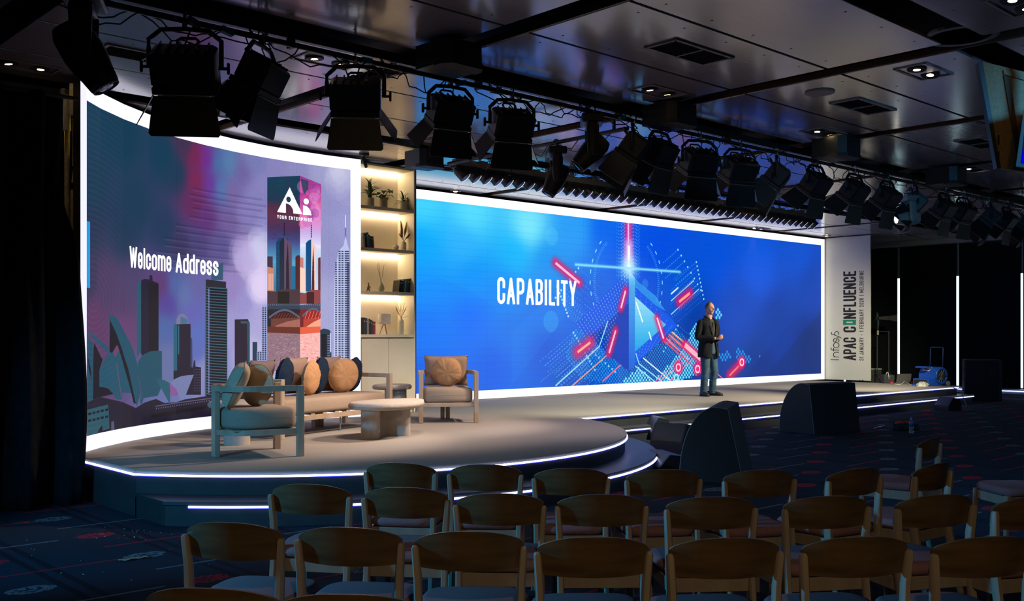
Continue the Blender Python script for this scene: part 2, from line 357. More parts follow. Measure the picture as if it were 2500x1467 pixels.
def picture_left():
    def m(px, py):
        s = float(np.interp(px, _lpx, LS)); d = float(np.interp(px, _lpx, _ld))
        return s, CAMZ + (HY - py)/FPX*d - SZ0
    cv = Canvas(2400, int(2400*(SZ1-SZ0)/LLEN), LLEN, SZ1-SZ0, m)
    cv.blobs([(215,260,(18,60,84)),(300,320,(16,58,82)),(400,380,(18,60,85)),(215,450,(24,58,82)),(330,500,(26,58,84)),(430,420,(28,58,84)),
      (450,350,(60,50,80)),(475,380,(118,36,78)),(480,440,(120,38,80)),(478,500,(100,42,88)),(505,390,(112,40,140)),(512,450,(104,50,150)),(500,530,(96,52,120)),
      (530,400,(70,112,162)),(538,460,(78,120,172)),(560,400,(84,126,170)),(565,470,(120,100,160)),(590,420,(112,96,158)),(620,400,(118,124,178)),(640,450,(136,132,190)),
      (560,540,(110,92,150)),(600,520,(134,124,184)),(650,560,(142,140,198)),(620,480,(132,128,186)),
      (215,560,(34,52,80)),(300,570,(30,55,84)),(400,560,(36,58,90)),(440,600,(58,54,92)),(480,590,(72,66,118)),(540,600,(88,82,140)),(590,600,(140,125,180)),
      (215,680,(52,50,82)),(260,700,(74,56,96)),(300,740,(78,58,100)),(320,700,(72,62,104)),(300,800,(98,62,110)),(230,780,(92,54,96)),(220,850,(90,58,100)),
      (395,700,(90,54,110)),(410,740,(80,62,150)),(425,700,(74,98,160)),(450,720,(92,112,168)),(405,800,(72,100,162)),(480,700,(100,96,160)),(470,760,(96,96,176)),
      (490,820,(84,108,184)),(480,860,(88,104,180)),(495,900,(134,136,188)),(405,880,(98,110,158)),(565,700,(148,130,190)),(565,800,(158,152,206)),(600,740,(150,144,204)),
      (640,800,(172,166,216)),(620,640,(168,156,208)),(640,700,(180,168,216)),(630,760,(172,164,216)),(800,480,(148,146,198)),(840,460,(152,150,202)),(800,600,(148,148,200)),
      (850,560,(156,156,208)),(800,750,(164,166,212)),(790,420,(160,160,205)),(720,410,(140,138,190)),(680,410,(136,132,186)),(850,420,(170,170,212)),(620,860,(188,184,224))], 4.2, eps=60)
    cv.lw = .5
    a = cv.a; rn = hsh((cv.h, cv.w), 3)
    grain = np.clip((np.arange(cv.w)/cv.w - .35)*2.4, 0, 1)[None, :]
    a += ((rn - .5)*.16*grain)[..., None]
    # drifting horizontal light trails
    yy = np.arange(cv.h)/cv.k
    for y0, x0, x1 in [(540,430,640),(556,430,650),(572,400,650),(588,400,650),(604,380,650),(520,460,640),(500,470,650),(482,470,640),(466,460,650),(452,470,640),(620,380,640),(640,400,640)]:
        cv.line([(x0, y0+8), (x1, y0+20)], (.03,.05,.15), .06, .13, level=True)
        cv.line([(x0, y0+12), (x1, y0+24)], (.75,.6,.9), .04, .10, level=True)
    # clouds
    rs = random.Random(9)
    for cx0, cy0, n, sp, c, al in [(625,640,60,26,(.86,.80,.94),.10), (640,700,50,18,(.88,.82,.96),.10), (600,625,30,16,(.72,.66,.86),.10), (640,610,30,20,(.8,.8,.93),.09), (830,430,24,22,(.85,.85,.94),.06)]:
        for i in range(n):
            cv.disc((cx0 + rs.gauss(0, sp*.5), cy0 + rs.gauss(0, sp*.8)), .08 + .14*rs.random(), c, al)
    tl, dk, dn = (.09,.31,.40), (.055,.06,.12), (.10,.09,.18)
    # tower with dark cap, striped
    cv.poly([(333,692),(345,684),(345,858),(333,872)], (.11,.33,.42)); cv.poly([(344,684),(352,681),(365,682),(365,672),(371,672),(372,686),(386,692),(386,862),(344,868)], dn)
    cv.poly([(363,690),(386,694),(386,862),(363,862)], dk)
    for i in range(30): cv.line([(343,692+i*5.8),(346,691+i*5.8)], dk, .03)
    # domed tower
    cv.disc((444,788), .105, (.45,.45,.62)); cv.poly([(440,772),(456,780),(457,793),(440,793)], (.25,.42,.55))
    cv.poly([(423,792),(464,791),(465,905),(470,925),(423,940)], dn); cv.poly([(423,792),(432,792),(432,905),(423,905)], (.12,.36,.46)); cv.poly([(434,795),(437,795),(437,865),(434,865)], (.14,.38,.48))
    cv.poly([(464,825),(468,826),(469,925),(464,925)], (.2,.26,.42))
    cv.poly([(453,897),(470,897),(472,880),(475,880),(476,895),(490,897),(490,964),(453,964)], dn)
    for i in range(9):
        for j in range(4): cv.line([(472+j*4.5,902+i*6.5),(474+j*4.5,902+i*6.5)], (.35,.38,.5), .02, .7)
    # big banded tower
    cv.poly([(515,655),(544,640),(543,684),(515,684)], (.20,.33,.45)); cv.poly([(502,682),(551,688),(551,705),(502,700)], (.13,.15,.2))
    cv.poly([(501,700),(554.5,704),(554,968),(500,968)], (.22,.38,.45))
    for i in range(39):
        y = 706 + i*6.85
        cv.line([(503,y-2.5),(513,y)], dk, .042); cv.line([(513,y),(553,y+2.6)], dk, .046)
    cv.line([(509,704),(509,960)], (.5,.55,.75), .05, .7)
    # slab towers
    cv.poly([(573,780),(604,779),(609,790),(609,905),(573,905)], (.15,.13,.2)); cv.poly([(602,782),(609,790),(609,900),(603,900)], (.16,.30,.37)); cv.poly([(586,784),(602,784),(602,790),(588,790)], (.2,.33,.4))
    for i in range(60): cv.line([(576+rs.random()*24, 800+rs.random()*90)]*1 + [(579+rs.random()*24, 800+rs.random()*90)][:0] + [(578+rs.random()*22, 800+rs.random()*90)][:0], (.3,.28,.36), .03)
    cv.poly([(615.6,835),(627,835),(627,905),(615.6,905)], (.14,.24,.33))
    cv.poly([(638.5,744),(652,744),(652,910),(626,910),(626,858),(638.5,856)], (.62,.66,.84))
    for i in range(30):
        for j in range(4):
            y = 752 + i*5.2; x = 628 + j*6
            if y < 858 and x < 639: continue
            cv.line([(x,y),(x+3.6,y)], (.13,.17,.30), .035)
    # sail roofs
    cv.poly([(212,812),(222,812),(262,846),(266,862),(250,890),(241,908),(241,944),(262,946),(284,975),(297,975),(299,958),(319,960),(300,880),(287,846),(264,862)], tl)
    cv.poly([(229,838),(250,878),(242,905),(242,944),(262,948),(275,962),(225,975),(227,850)], dk)
    cv.poly([(212,822),(226,838),(226,960),(224,982),(215,985),(212,980)], (.09,.29,.38)); cv.poly([(213,870),(220,900),(222,930),(215,900)], dk)
    cv.poly([(243,905),(252,880),(265,862),(288,845),(298,870),(318,940),(320,960),(299,958),(297,975),(285,974),(262,946),(243,944)], tl)
    cv.poly([(274,862),(285,843),(290,855),(280,872)], (.42,.24,.40))
    cv.poly([(265,766),(275,771),(285,778),(295,795),(303,809),(314,832),(325,857),(334,890),(341,925),(344,950),(338,975),(332,992),(324,965),(318,930),(308,890),(297,862),(267,781),(267,858),(265,858)], (.085,.30,.39))
    cv.poly([(267,781),(283,815),(299,858),(312,900),(330,985),(325,985),(316,945),(300,885),(287,846),(284,842),(272,862),(266,858)], dk)
    cv.poly([(343,872),(352,864),(366,858),(380,856),(394,857),(394,925),(391,950),(384,966),(375,968),(350,972),(346,985),(340,985),(343,950),(336,905),(335,885)], (.085,.30,.38))
    cv.poly([(380,925),(392,926),(404,930),(415,937),(414,982),(411,982),(396,955)], (.12,.34,.42))
    cv.poly([(413,938),(424,932),(432,945),(438,965),(416,967)], (.52,.32,.58)); cv.poly([(415,936),(425,926),(440,919),(456,916),(472,915),(460,945),(446,982),(441,980),(430,950)], (.44,.48,.66))
    cv.line([(283,888),(296,970)], (.5,.28,.42), .03, .8); cv.line([(336,915),(347,978)], (.35,.26,.45), .05, .6)
    # quay, ferry, waterline
    cv.poly([(212,984),(240,968),(300,982),(330,996),(350,984),(380,974),(400,984),(430,982),(450,975),(520,965),(656,962),(656,1080),(212,1080)], (.10,.09,.17))
    for i in range(34):
        cv.line([(380+i*5.6,998-i*.85),(382+i*5.6,997-i*.85)], (.45,.48,.62), .03, .8)
        cv.disc((372+i*5.2,1016-i*.9), .022, (.05,.05,.10), .9)
    cv.line([(378,992),(520,972)], (.42,.42,.56), .025, .7)
    cv.poly([(212,1000),(262,988),(264,1000),(266,1046),(212,1068)], (.13,.32,.38)); cv.poly([(240,1050),(249,1038),(250,1055),(236,1062)], dk)
    for r0 in (1011, 1028):
        for i in range(5): cv.line([(214+i*10.5,r0-i*2.4),(221+i*10.5,r0-1.8-i*2.4)], dk, .045)
    cv.poly([(270,1030),(277,1028),(278,1050),(270,1052)], (.30,.32,.45))
    # glass prism with city inside
    def facec(stops, x0):
        def f(X, Y):
            # height on the wall -> colour
            v = (Y/cv.k); zs = [m(x0, y)[1] for y, _ in stops]; cs = np.array([c for _, c in stops])/255.
            o = np.argsort(zs); zs = np.array(zs)[o]; cs = cs[o]
            return np.stack([np.interp(v, zs, cs[:, i]) for i in range(3)], -1)
        return f
    cv.poly([(652,433),(732,429),(732,905),(652,905)], facec([(430,(24,64,86)),(490,(30,58,80)),(505,(84,48,72)),(530,(96,50,74)),(560,(74,50,92)),(585,(70,70,130)),(610,(70,120,170)),(640,(90,160,200)),(700,(60,120,160))], 690))
    cv.poly([(732,429),(783,450),(782,905),(732,905)], facec([(430,(150,60,140)),(470,(190,60,140)),(500,(225,110,175)),(540,(215,140,205)),(570,(205,180,235)),(600,(225,225,250)),(650,(170,210,240)),(700,(200,220,245))], 756))
    for i in range(70):
        x = 655 + rs.random()*75; y = 436 + rs.random()*150
        cv.line([(x, y), (min(731, x + 8 + 14*rs.random()), y + 1)], rs.choice([(.10,.22,.34),(.32,.14,.30),(.12,.28,.38)]), .04 + .03*rs.random(), .22)
    for i in range(46):
        x = 735 + rs.random()*40; y = 448 + rs.random()*100
        cv.disc((x, y), .04 + .05*rs.random(), rs.choice([(.55,.2,.6),(.85,.35,.6),(.95,.6,.85)]), .35)
    cv.poly([(734,436),(752,442),(752,462),(742,474),(736,455)], (.16,.26,.36), .85)
    # skyline in the prism
    for pts, c in [([(652,626),(665,626),(665,712),(652,712)], (.25,.20,.28)), ([(652,651),(668,655),(668,712),(652,712)], (.80,.52,.42)),
        ([(673.5,591),(681,582),(693,579),(693,712),(673.5,712)], (.05,.26,.40)), ([(682,590),(693,580),(693,712),(682,712)], (.12,.16,.25)), ([(693,579),(703,590),(712,592),(712,712),(693,712)], (.38,.30,.40)),
        ([(698,640),(702,590),(704,640),(706,712),(697,712)], (.14,.12,.2)), ([(712,650),(721,650),(721,712),(710,712)], (.08,.42,.60)), ([(721,628),(726,623),(732,624),(732,712),(721,712)], (.30,.14,.18)),
        ([(732,628),(740,630),(740,712),(732,712)], (.80,.50,.48)), ([(732,652),(744,656),(744,712),(732,712)], (1.0,.84,.76)), ([(746,594),(751,588),(759,584),(759,712),(746,712)], (.03,.30,.50)),
        ([(759,584),(764,592),(771,604),(771,712),(759,712)], (.98,.80,.76)), ([(762,640),(764,600),(766,640),(767,712),(760,712)], (.30,.16,.2)), ([(776,630),(782,628),(782,712),(776,712)], (.40,.18,.22))]:
        cv.poly(pts, c)
    for x0, y0, y1 in [(693,546,579),(759,551,584)]:
        for i in range(7): cv.line([(x0-1,y0+i*4.6),(x0+1.5,y0+i*4.6)], (.15,.08,.14), .035)
    cv.line([(760,532),(760,552)], (.5,.35,.5), .012); 
    for i in range(5): cv.line([(655+i*2.6,668),(655+i*2.6,708)], (.95,.75,.72), .016)
    for i in range(24): cv.line([(674+rs.random()*6,600+i*4.5),(680,600+i*4.5)], (.10,.40,.52), .02, .6)
    # street, bridge, river
    for pts, c in [([(652,710),(672,712),(690,706),(720,707),(732,704),(732,742),(652,742)], (.28,.20,.24)), ([(677,712),(706,712),(706,741),(677,741)], (.10,.09,.10)), ([(732,714),(744,716),(758,708),(782,708),(782,742),(732,742)], (.55,.26,.27)), ([(748,713),(766,713),(766,742),(748,742)], (.24,.09,.11)),
        ([(652,741),(732,742),(732,755),(652,755)], (.18,.24,.32)), ([(732,744),(782,741),(782,756),(732,756)], (.26,.28,.38)), ([(652,755),(732,755),(732,800),(652,800)], (.12,.11,.15)), ([(732,755),(782,755),(782,800),(732,800)], (.45,.12,.14)),
        ([(661,772),(672,764),(690,760),(705,761),(720,766),(732,772),(732,790),(661,790)], (.25,.06,.08)), ([(740,772),(750,762),(762,757),(782,757),(782,790),(740,790)], (.60,.12,.12)),
        ([(661,778),(732,776),(732,800),(661,800)], (.42,.24,.20)), ([(740,780),(782,774),(782,800),(740,800)], (.72,.25,.20)), ([(672,795),(700,785),(732,779),(732,800),(672,800)], (.66,.40,.36)), ([(744,800),(765,786),(782,778),(782,802)], (.98,.66,.54)),
        ([(652,797),(732,799),(732,906),(652,906)], (.58,.45,.50)), ([(732,799),(782,799),(782,906),(732,906)], (.98,.72,.70)), ([(652,797),(732,799),(732,815),(652,812)], (.40,.18,.14)), ([(732,799),(782,797),(782,812),(732,816)], (.92,.38,.26))]:
        cv.poly(pts, c)
    for x0, x1, yb, yt in [(656,732,776,757),(738,790,772,754)]:
        n = 14; pp = [(x0 + (x1-x0)*i/n, yb - (yb-yt)*math.sin(math.pi*i/n)) for i in range(n+1)]
        pp = [p for p in pp if p[0] <= 782]
        cv.line(pp, (.33,.38,.48), .05)
    for i in range(9): cv.line([(668+i*7,778),(676+i*7,765)], (.50,.30,.28), .016, .8)
    for i in range(5): cv.line([(744+i*8,778),(750+i*8,760)], (1,.5,.42), .018, .9)
    for i in range(26): cv.line([(655+i*5,742),(655+i*5,746)], (.7,.7,.8), .012, .7)
    for i in range(420):
        y = 816 + rs.random()*88; left = rs.random() < .6; x = 653 + rs.random()*76 if left else 733 + rs.random()*44
        c = rs.choice([(.45,.32,.36),(.68,.60,.70),(.80,.62,.68),(.34,.34,.44)]) if left else rs.choice([(1,.92,.95),(.95,.55,.52),(1,.8,.8),(.9,.45,.42)])
        cv.line([(x,y),(x+3+3*rs.random(),y)], c, .018, .5)
    # rounded tower and the stepped spire tower
    cv.poly([(781,806),(790,802),(803,805),(809,812),(809,905),(781,905)], (.10,.22,.30)); cv.poly([(784,815),(797,815),(797,905),(784,905)], (.05,.08,.13))
    for i in range(14): cv.line([(799,820+i*6),(806,820+i*6)], (.42,.45,.62), .03)
    cv.line([(807,812),(807,860)], (.85,.86,.98), .035)
    cv.line([(843,525),(843,560)], (.90,.90,.98), .022); cv.line([(843,556),(843,600)], (.45,.48,.66), .05)
    cv.poly([(838,600),(843,575),(849,600),(853,612),(853,905),(814,905),(815,730),(817,676),(821,640),(825,616),(832,606)], (.74,.77,.93))
    for i in range(52):
        y = 614 + i*5.5
        for xa, xb in [(818,822),(826,831),(833,838),(841,852)]:
            lim = 822 if y < 640 else (818 if y < 676 else 814)
            if xa + 2 < lim + 2: continue
            cv.line([(xa,y),(xb,y)], (.12,.18,.30), .034, .9)
    cv.poly([(846,640),(853,640),(853,905),(846,905)], (.10,.16,.28), .55)
    # emblem and its words
    cv.lw = 1.0
    W = (1, 1, 1)
    cv.poly([(706.7,457.3),(738,523.4),(716,521),(715,512),(710,503),(703,498),(697,496.5),(697,520),(675.7,517.8)], W)
    cv.disc((703.8,487), .037, (.10,.25,.34)); cv.disc((747,492), .040, W)
    cv.poly([(739.5,501.5),(747,503),(753,508),(758,517),(759.8,525.8),(739.5,524.6)], W)
    u0, v0 = m(675.7, 529.5); u1, _ = m(761, 530)
    st, L = text_strokes('YOUR ENTERPRISE', .046, .026, .008, .014)
    sx = (u1-u0)/L
    for s in st: cv.line([((u0 + x*sx)*cv.k, (v0 - .020 + y)*cv.k) for x, y in s], W, .009, raw=True)
    # title
    cv.lw = 1.0
    u0, v0 = m(315, 653.5); u1, _ = m(532.5, 670); _, vt = m(315, 600)
    put_text(cv, 'Welcome Address', u0, v0, u1, vt - v0, .036, .45, .035)
    # moire at the left edge, then the white frame
    b = int(.155*cv.k); bl = int(m(210.6, 800)[0]*cv.k); br = int(m(855.5, 600)[0]*cv.k)
    Y, X = np.mgrid[0:cv.h, 0:int(1.6*cv.k)]
    mo = np.sin((np.hypot(X - 150, (Y - .42*cv.h)*1.25))**1.0/5.5)*np.clip(1 - X/(1.5*cv.k), 0, 1)
    a[:, :X.shape[1]] += (mo*.022)[..., None]*np.array([1.2, .4, .6])
    bar = m(218, 703)[1], m(218, 541)[1]; xb = int(m(218.5, 600)[0]*cv.k)
    a[int(bar[0]*cv.k):int(bar[1]*cv.k), :xb] = (.10,.60,.90)
    a[:b] = a[-b:] = (.93,.93,1); a[:, :bl] = (.90,.90,1); a[:, br:] = (.97,.97,1)
    return cv
# ------------------------------------------------------------------ helpers
V = Vector
def R(d): return math.radians(d)
class MB:
    """collects shapes and links them as ONE mesh object"""
    def __init__(s): s.v = []; s.f = []; s.m = []
    def add(s, vs, fs, mi=0):
        b = len(s.v); s.v += [tuple(p) for p in vs]; s.f += [tuple(b + i for i in f) for f in fs]; s.m += [mi]*len(fs); return s
    def box(s, c, d, rz=0.0, mi=0, M=None):
        x, y, z = d[0]/2, d[1]/2, d[2]/2
        M = Matrix.Translation(c) @ (M if M is not None else Matrix.Rotation(rz, 4, 'Z'))
        vs = [M @ V((a, b, e)) for a in (-x, x) for b in (-y, y) for e in (-z, z)]
        return s.add(vs, [(0,1,3,2),(4,6,7,5),(0,4,5,1),(2,3,7,6),(0,2,6,4),(1,5,7,3)], mi)
    def cbox(s, c, d, ch=.01, mi=0, M=None):
        """box with chamfered edges"""
        x, y, z = d[0]/2, d[1]/2, d[2]/2; k = min(ch, x*.9, y*.9, z*.9)
        M = Matrix.Translation(c) @ (M if M is not None else Matrix.Identity(4)); vs = []; idx = {}
        for a in (-1, 1):
            for b in (-1, 1):
                for e in (-1, 1):
                    for ax in range(3):
                        p = [a*(x - k), b*(y - k), e*(z - k)]; p[ax] += (a, b, e)[ax]*k
                        idx[(a, b, e, ax)] = len(vs); vs.append(M @ V(p))
        fs = []
        for ax in range(3):
            o = [i for i in range(3) if i != ax]
            for sg in (-1, 1):
                q = []
                for u, w in ((-1,-1),(1,-1),(1,1),(-1,1)):
                    t = [0,0,0]; t[ax] = sg; t[o[0]] = u; t[o[1]] = w; q.append(idx[(*t, ax)])
                fs.append(tuple(q))
        for ax in range(3):
            o = [i for i in range(3) if i != ax]
            for u in (-1, 1):
                for w in (-1, 1):
                    q = []
                    for sg, fa in ((-1, o[0]), (1, o[0]), (1, o[1]), (-1, o[1])):
                        t = [0,0,0]; t[ax] = sg; t[o[0]] = u; t[o[1]] = w; q.append(idx[(*t, fa)])
                    fs.append(tuple(q))
        for a in (-1, 1):
            for b in (-1, 1):
                for e in (-1, 1): fs.append(tuple(idx[(a, b, e, ax)] for ax in range(3)))
        return s.add(vs, fs, mi)
    def cyl(s, p0, p1, r0, r1=None, n=12, caps=True, mi=0):
        r1 = r0 if r1 is None else r1; p0 = V(p0); p1 = V(p1); d = (p1 - p0).normalized()
        u = d.orthogonal().normalized(); w = d.cross(u); vs = []
        for p, r in ((p0, r0), (p1, r1)):
            for i in range(n):
                a = 2*math.pi*i/n; vs.append(p + (u*math.cos(a) + w*math.sin(a))*r)
        fs = [(i, (i+1) % n, n + (i+1) % n, n + i) for i in range(n)]
        if caps: fs += [tuple(range(n))[::-1], tuple(range(n, 2*n))]
        return s.add(vs, fs, mi)
    def tube(s, pts, r, n=6, closed=False, mi=0, flat=None):
        """tube through points; r a number or list; flat=(w,h) gives a rectangular section"""
        pts = [V(p) for p in pts]; N = len(pts); rings = []; up = V((0,0,1)); prev = None
        for i, p in enumerate(pts):
            a = pts[(i-1) % N] if (closed or i) else p; b = pts[(i+1) % N] if (closed or i < N-1) else p
            t = (b - a).normalized()
            u = (t.cross(up)) if abs(t.dot(up)) < .97 else (prev - t*prev.dot(t) if prev is not None else t.orthogonal())
            u.normalize(); w = u.cross(t).normalized()
            if prev is not None and u.dot(prev) < 0 and flat is None: pass
            prev = u; ri = r[i] if isinstance(r, (list, tuple)) else r
            if flat: sec = [(-flat[0]/2,-flat[1]/2),(flat[0]/2,-flat[1]/2),(flat[0]/2,flat[1]/2),(-flat[0]/2,flat[1]/2)]
            else: sec = [(ri*math.cos(2*math.pi*k/n), ri*math.sin(2*math.pi*k/n)) for k in range(n)]
            rings.append([p + u*x + w*y for x, y in sec])
        m = len(rings[0]); vs = [q for g in rings for q in g]; fs = []
        for i in range(N if closed else N-1):
            j = (i+1) % N
            for k in range(m): fs.append((i*m+k, i*m+(k+1) % m, j*m+(k+1) % m, j*m+k))
        if not closed: fs += [tuple(range(m))[::-1], tuple((N-1)*m + k for k in range(m))]
        return s.add(vs, fs, mi)
    def lathe(s, prof, c=(0,0,0), n=20, M=None, mi=0, wob=None):
        vs = []; M = M or Matrix.Identity(4); c = V(c)
        for j, (r, z) in enumerate(prof):
            for i in range(n):
                a = 2*math.pi*i/n; k = wob(a, j) if wob else 1
                vs.append(c + M @ V((r*k*math.cos(a), r*k*math.sin(a), z)))
        fs = []
        for j in range(len(prof)-1):
            for i in range(n): fs.append((j*n+i, j*n+(i+1) % n, (j+1)*n+(i+1) % n, (j+1)*n+i))
        fs += [tuple(range(n))[::-1], tuple((len(prof)-1)*n + i for i in range(n))]
        return s.add(vs, fs, mi)
    def prism(s, poly, z0, z1, mi=0, M=None):
        n = len(poly); M = M or Matrix.Identity(4)
        vs = [M @ V((x, y, z0)) for x, y in poly] + [M @ V((x, y, z1)) for x, y in poly]
        return s.add(vs, [tuple(range(n))[::-1], tuple(range(n, 2*n))] + [(i, (i+1) % n, n+(i+1) % n, n+i) for i in range(n)], mi)
    def loft(s, rings, mi=0, caps=True):
        m = len(rings[0]); vs = [q for g in rings for q in g]; fs = []
        for i in range(len(rings)-1):
            for k in range(m): fs.append((i*m+k, i*m+(k+1) % m, (i+1)*m+(k+1) % m, (i+1)*m+k))
        if caps: fs += [tuple(range(m))[::-1], tuple((len(rings)-1)*m + k for k in range(m))]
        return s.add(vs, fs, mi)
    def grid(s, fn, nu, nv, mi=0):
        vs = [fn(i/nu, j/nv) for j in range(nv+1) for i in range(nu+1)]
        return s.add(vs, [(j*(nu+1)+i, j*(nu+1)+i+1, (j+1)*(nu+1)+i+1, (j+1)*(nu+1)+i) for j in range(nv) for i in range(nu)], mi)
    def build(s, name, mat, parent=None, smooth=False, loc=None, label=None, kind=None, sub=0):
        me = bpy.data.meshes.new(name); me.from_pydata(s.v, [], s.f)
        for mm in (mat if isinstance(mat, (list, tuple)) else [mat]): me.materials.append(mm)
        if any(s.m): me.polygons.foreach_set('material_index', s.m)
        bm = bmesh.new(); bm.from_mesh(me); bmesh.ops.recalc_face_normals(bm, faces=bm.faces); bm.to_mesh(me); bm.free()
        if smooth: me.polygons.foreach_set('use_smooth', [True]*len(me.polygons))
        me.update()
        o = bpy.data.objects.new(name, me); COL.objects.link(o)
        if loc is not None: o.location = loc
        if parent: o.parent = parent
        if label: o['label'] = label
        if kind: o['kind'] = kind
        if sub:
            md = o.modifiers.new('sub', 'SUBSURF'); md.levels = sub; md.render_levels = sub
        if smooth == 'auto':
            try: me.set_sharp_from_angle(angle=R(38))
            except Exception: pass
        return o
def tag(o, label, cat, group=None, kind=None):
    o['label'] = label; o['category'] = cat
    if group: o['group'] = group
    if kind: o['kind'] = kind
    return o
def thing(name, loc, rz, label, cat, group=None):
    o = bpy.data.objects.new(name, None); COL.objects.link(o)
    o.location = loc; o.rotation_euler = (0, 0, rz); o.empty_display_size = .1
    return tag(o, label, cat, group)
def struct(o, label=None):
    o['kind'] = 'structure'
    if label: o['label'] = label
    return o
def copy_tree(o, parent=None):
    c = o.copy(); COL.objects.link(c)
    if parent is not None: c.parent = parent
    for ch in list(o.children): copy_tree(ch, c)
    return c
ORD = ['first','second','third','fourth','fifth','sixth','seventh','eighth','ninth','tenth','eleventh','twelfth','thirteenth','fourteenth','fifteenth','sixteenth','seventeenth','eighteenth','nineteenth','twentieth']
def ordn(i, n, side='left'):
    if i == 0: return 'leftmost'
    if i == n-1: return 'rightmost'
    if i >= n - 3 and n > 5: return ORD[n-1-i] + ' from the right'
    return ORD[i] + ' from the left'

# ------------------------------------------------------------------ materials
MATS = {}
def mat(name, col, rough=.6, metal=0.0, spec=.5, var=.12, scale=30.0, bump=0.0, stretch=(1,1,1), emit=None, estr=0.0, trans=0.0, coat=0.0):
    if name in MATS: return MATS[name]
    m = bpy.data.materials.new(name); m.use_nodes = True; nt = m.node_tree; b = nt.nodes['Principled BSDF']
    b.inputs['Roughness'].default_value = rough; b.inputs['Metallic'].default_value = metal
    b.inputs['Specular IOR Level'].default_value = spec
    if coat: b.inputs['Coat Weight'].default_value = coat; b.inputs['Coat Roughness'].default_value = .2
    if trans: b.inputs['Transmission Weight'].default_value = trans
    if emit: b.inputs['Emission Color'].default_value = (*emit, 1); b.inputs['Emission Strength'].default_value = estr
    if var or bump:
        tc = nt.nodes.new('ShaderNodeTexCoord'); mp = nt.nodes.new('ShaderNodeMapping'); mp.inputs['Scale'].default_value = stretch
        nz = nt.nodes.new('ShaderNodeTexNoise'); nz.inputs['Scale'].default_value = scale; nz.inputs['Detail'].default_value = 4
        nt.links.new(tc.outputs['Object'], mp.inputs[0]); nt.links.new(mp.outputs[0], nz.inputs['Vector'])
        cr = nt.nodes.new('ShaderNodeValToRGB'); cr.color_ramp.elements[0].position = .3; cr.color_ramp.elements[1].position = .7
        cr.color_ramp.elements[0].color = (*[c*(1-var) for c in col], 1); cr.color_ramp.elements[1].color = (*[min(1, c*(1+var)) for c in col], 1)
        nt.links.new(nz.outputs['Fac'], cr.inputs[0]); nt.links.new(cr.outputs[0], b.inputs['Base Color'])
        if bump:
            bp = nt.nodes.new('ShaderNodeBump'); bp.inputs['Strength'].default_value = bump; bp.inputs['Distance'].default_value = .01
            nt.links.new(nz.outputs['Fac'], bp.inputs['Height']); nt.links.new(bp.outputs[0], b.inputs['Normal'])
    else: b.inputs['Base Color'].default_value = (*col, 1)
    MATS[name] = m
    return m
def emis(name, col, s):
    if name in MATS: return MATS[name]
    m = bpy.data.materials.new(name); m.use_nodes = True; nt = m.node_tree; nt.nodes.clear()
    e = nt.nodes.new('ShaderNodeEmission'); o = nt.nodes.new('ShaderNodeOutputMaterial')
    e.inputs[0].default_value = (*col, 1); e.inputs[1].default_value = s; nt.links.new(e.outputs[0], o.inputs[0]); MATS[name] = m
    return m
BLK = mat('black_powder_coat', (.012,.013,.014), .55, var=.2, scale=60)
BLK2 = mat('black_matte_plastic', (.02,.021,.023), .7, var=.15)
BODY = mat('lamp_housing_black', (.016,.018,.02), .45, spec=.5, var=.25, scale=25)
STEEL = mat('dull_steel', (.32,.33,.34), .38, metal=.9, var=.15)
DRAPE = mat('black_drape_cloth', (.006,.008,.011), .95, spec=.1, var=.3, scale=12)
WHT = mat('white_lacquer', (.72,.72,.66), .5, var=.03, scale=5)

def nodemat(name):
    m = bpy.data.materials.new(name); m.use_nodes = True; nt = m.node_tree; MATS[name] = m
    return m, nt, nt.nodes['Principled BSDF']
class NX:
    """tiny expression helper for math nodes"""
    nt = None
    def __init__(s, sock): s.s = sock
    @staticmethod
    def op(o, a, b=None, c=None):
        n = NX.nt.nodes.new('ShaderNodeMath'); n.operation = o
        for i, x in enumerate((a, b, c)):
            if x is None: continue
            if isinstance(x, NX): NX.nt.links.new(x.s, n.inputs[i])
            else: n.inputs[i].default_value = x
        return NX(n.outputs[0])
    def __add__(s, o): return NX.op('ADD', s, o)
    def __sub__(s, o): return NX.op('SUBTRACT', s, o)
    def __mul__(s, o): return NX.op('MULTIPLY', s, o)
    def __truediv__(s, o): return NX.op('DIVIDE', s, o)
    def lt(s, o): return NX.op('LESS_THAN', s, o)
    def gt(s, o): return NX.op('GREATER_THAN', s, o)
    def fract(s): return NX.op('FRACT', s)
    def floor(s): return NX.op('FLOOR', s)
    def abs(s): return NX.op('ABSOLUTE', s)
    def mx(s, o): return NX.op('MAXIMUM', s, o)
def mix(nt, fac, a, b):
    n = nt.nodes.new('ShaderNodeMix'); n.data_type = 'RGBA'
    if isinstance(fac, NX): nt.links.new(fac.s, n.inputs[0])
    else: n.inputs[0].default_value = fac
    for i, x in ((6, a), (7, b)):
        if isinstance(x, tuple): n.inputs[i].default_value = (*x, 1)
        else: nt.links.new(x, n.inputs[i])
    return n.outputs[2]
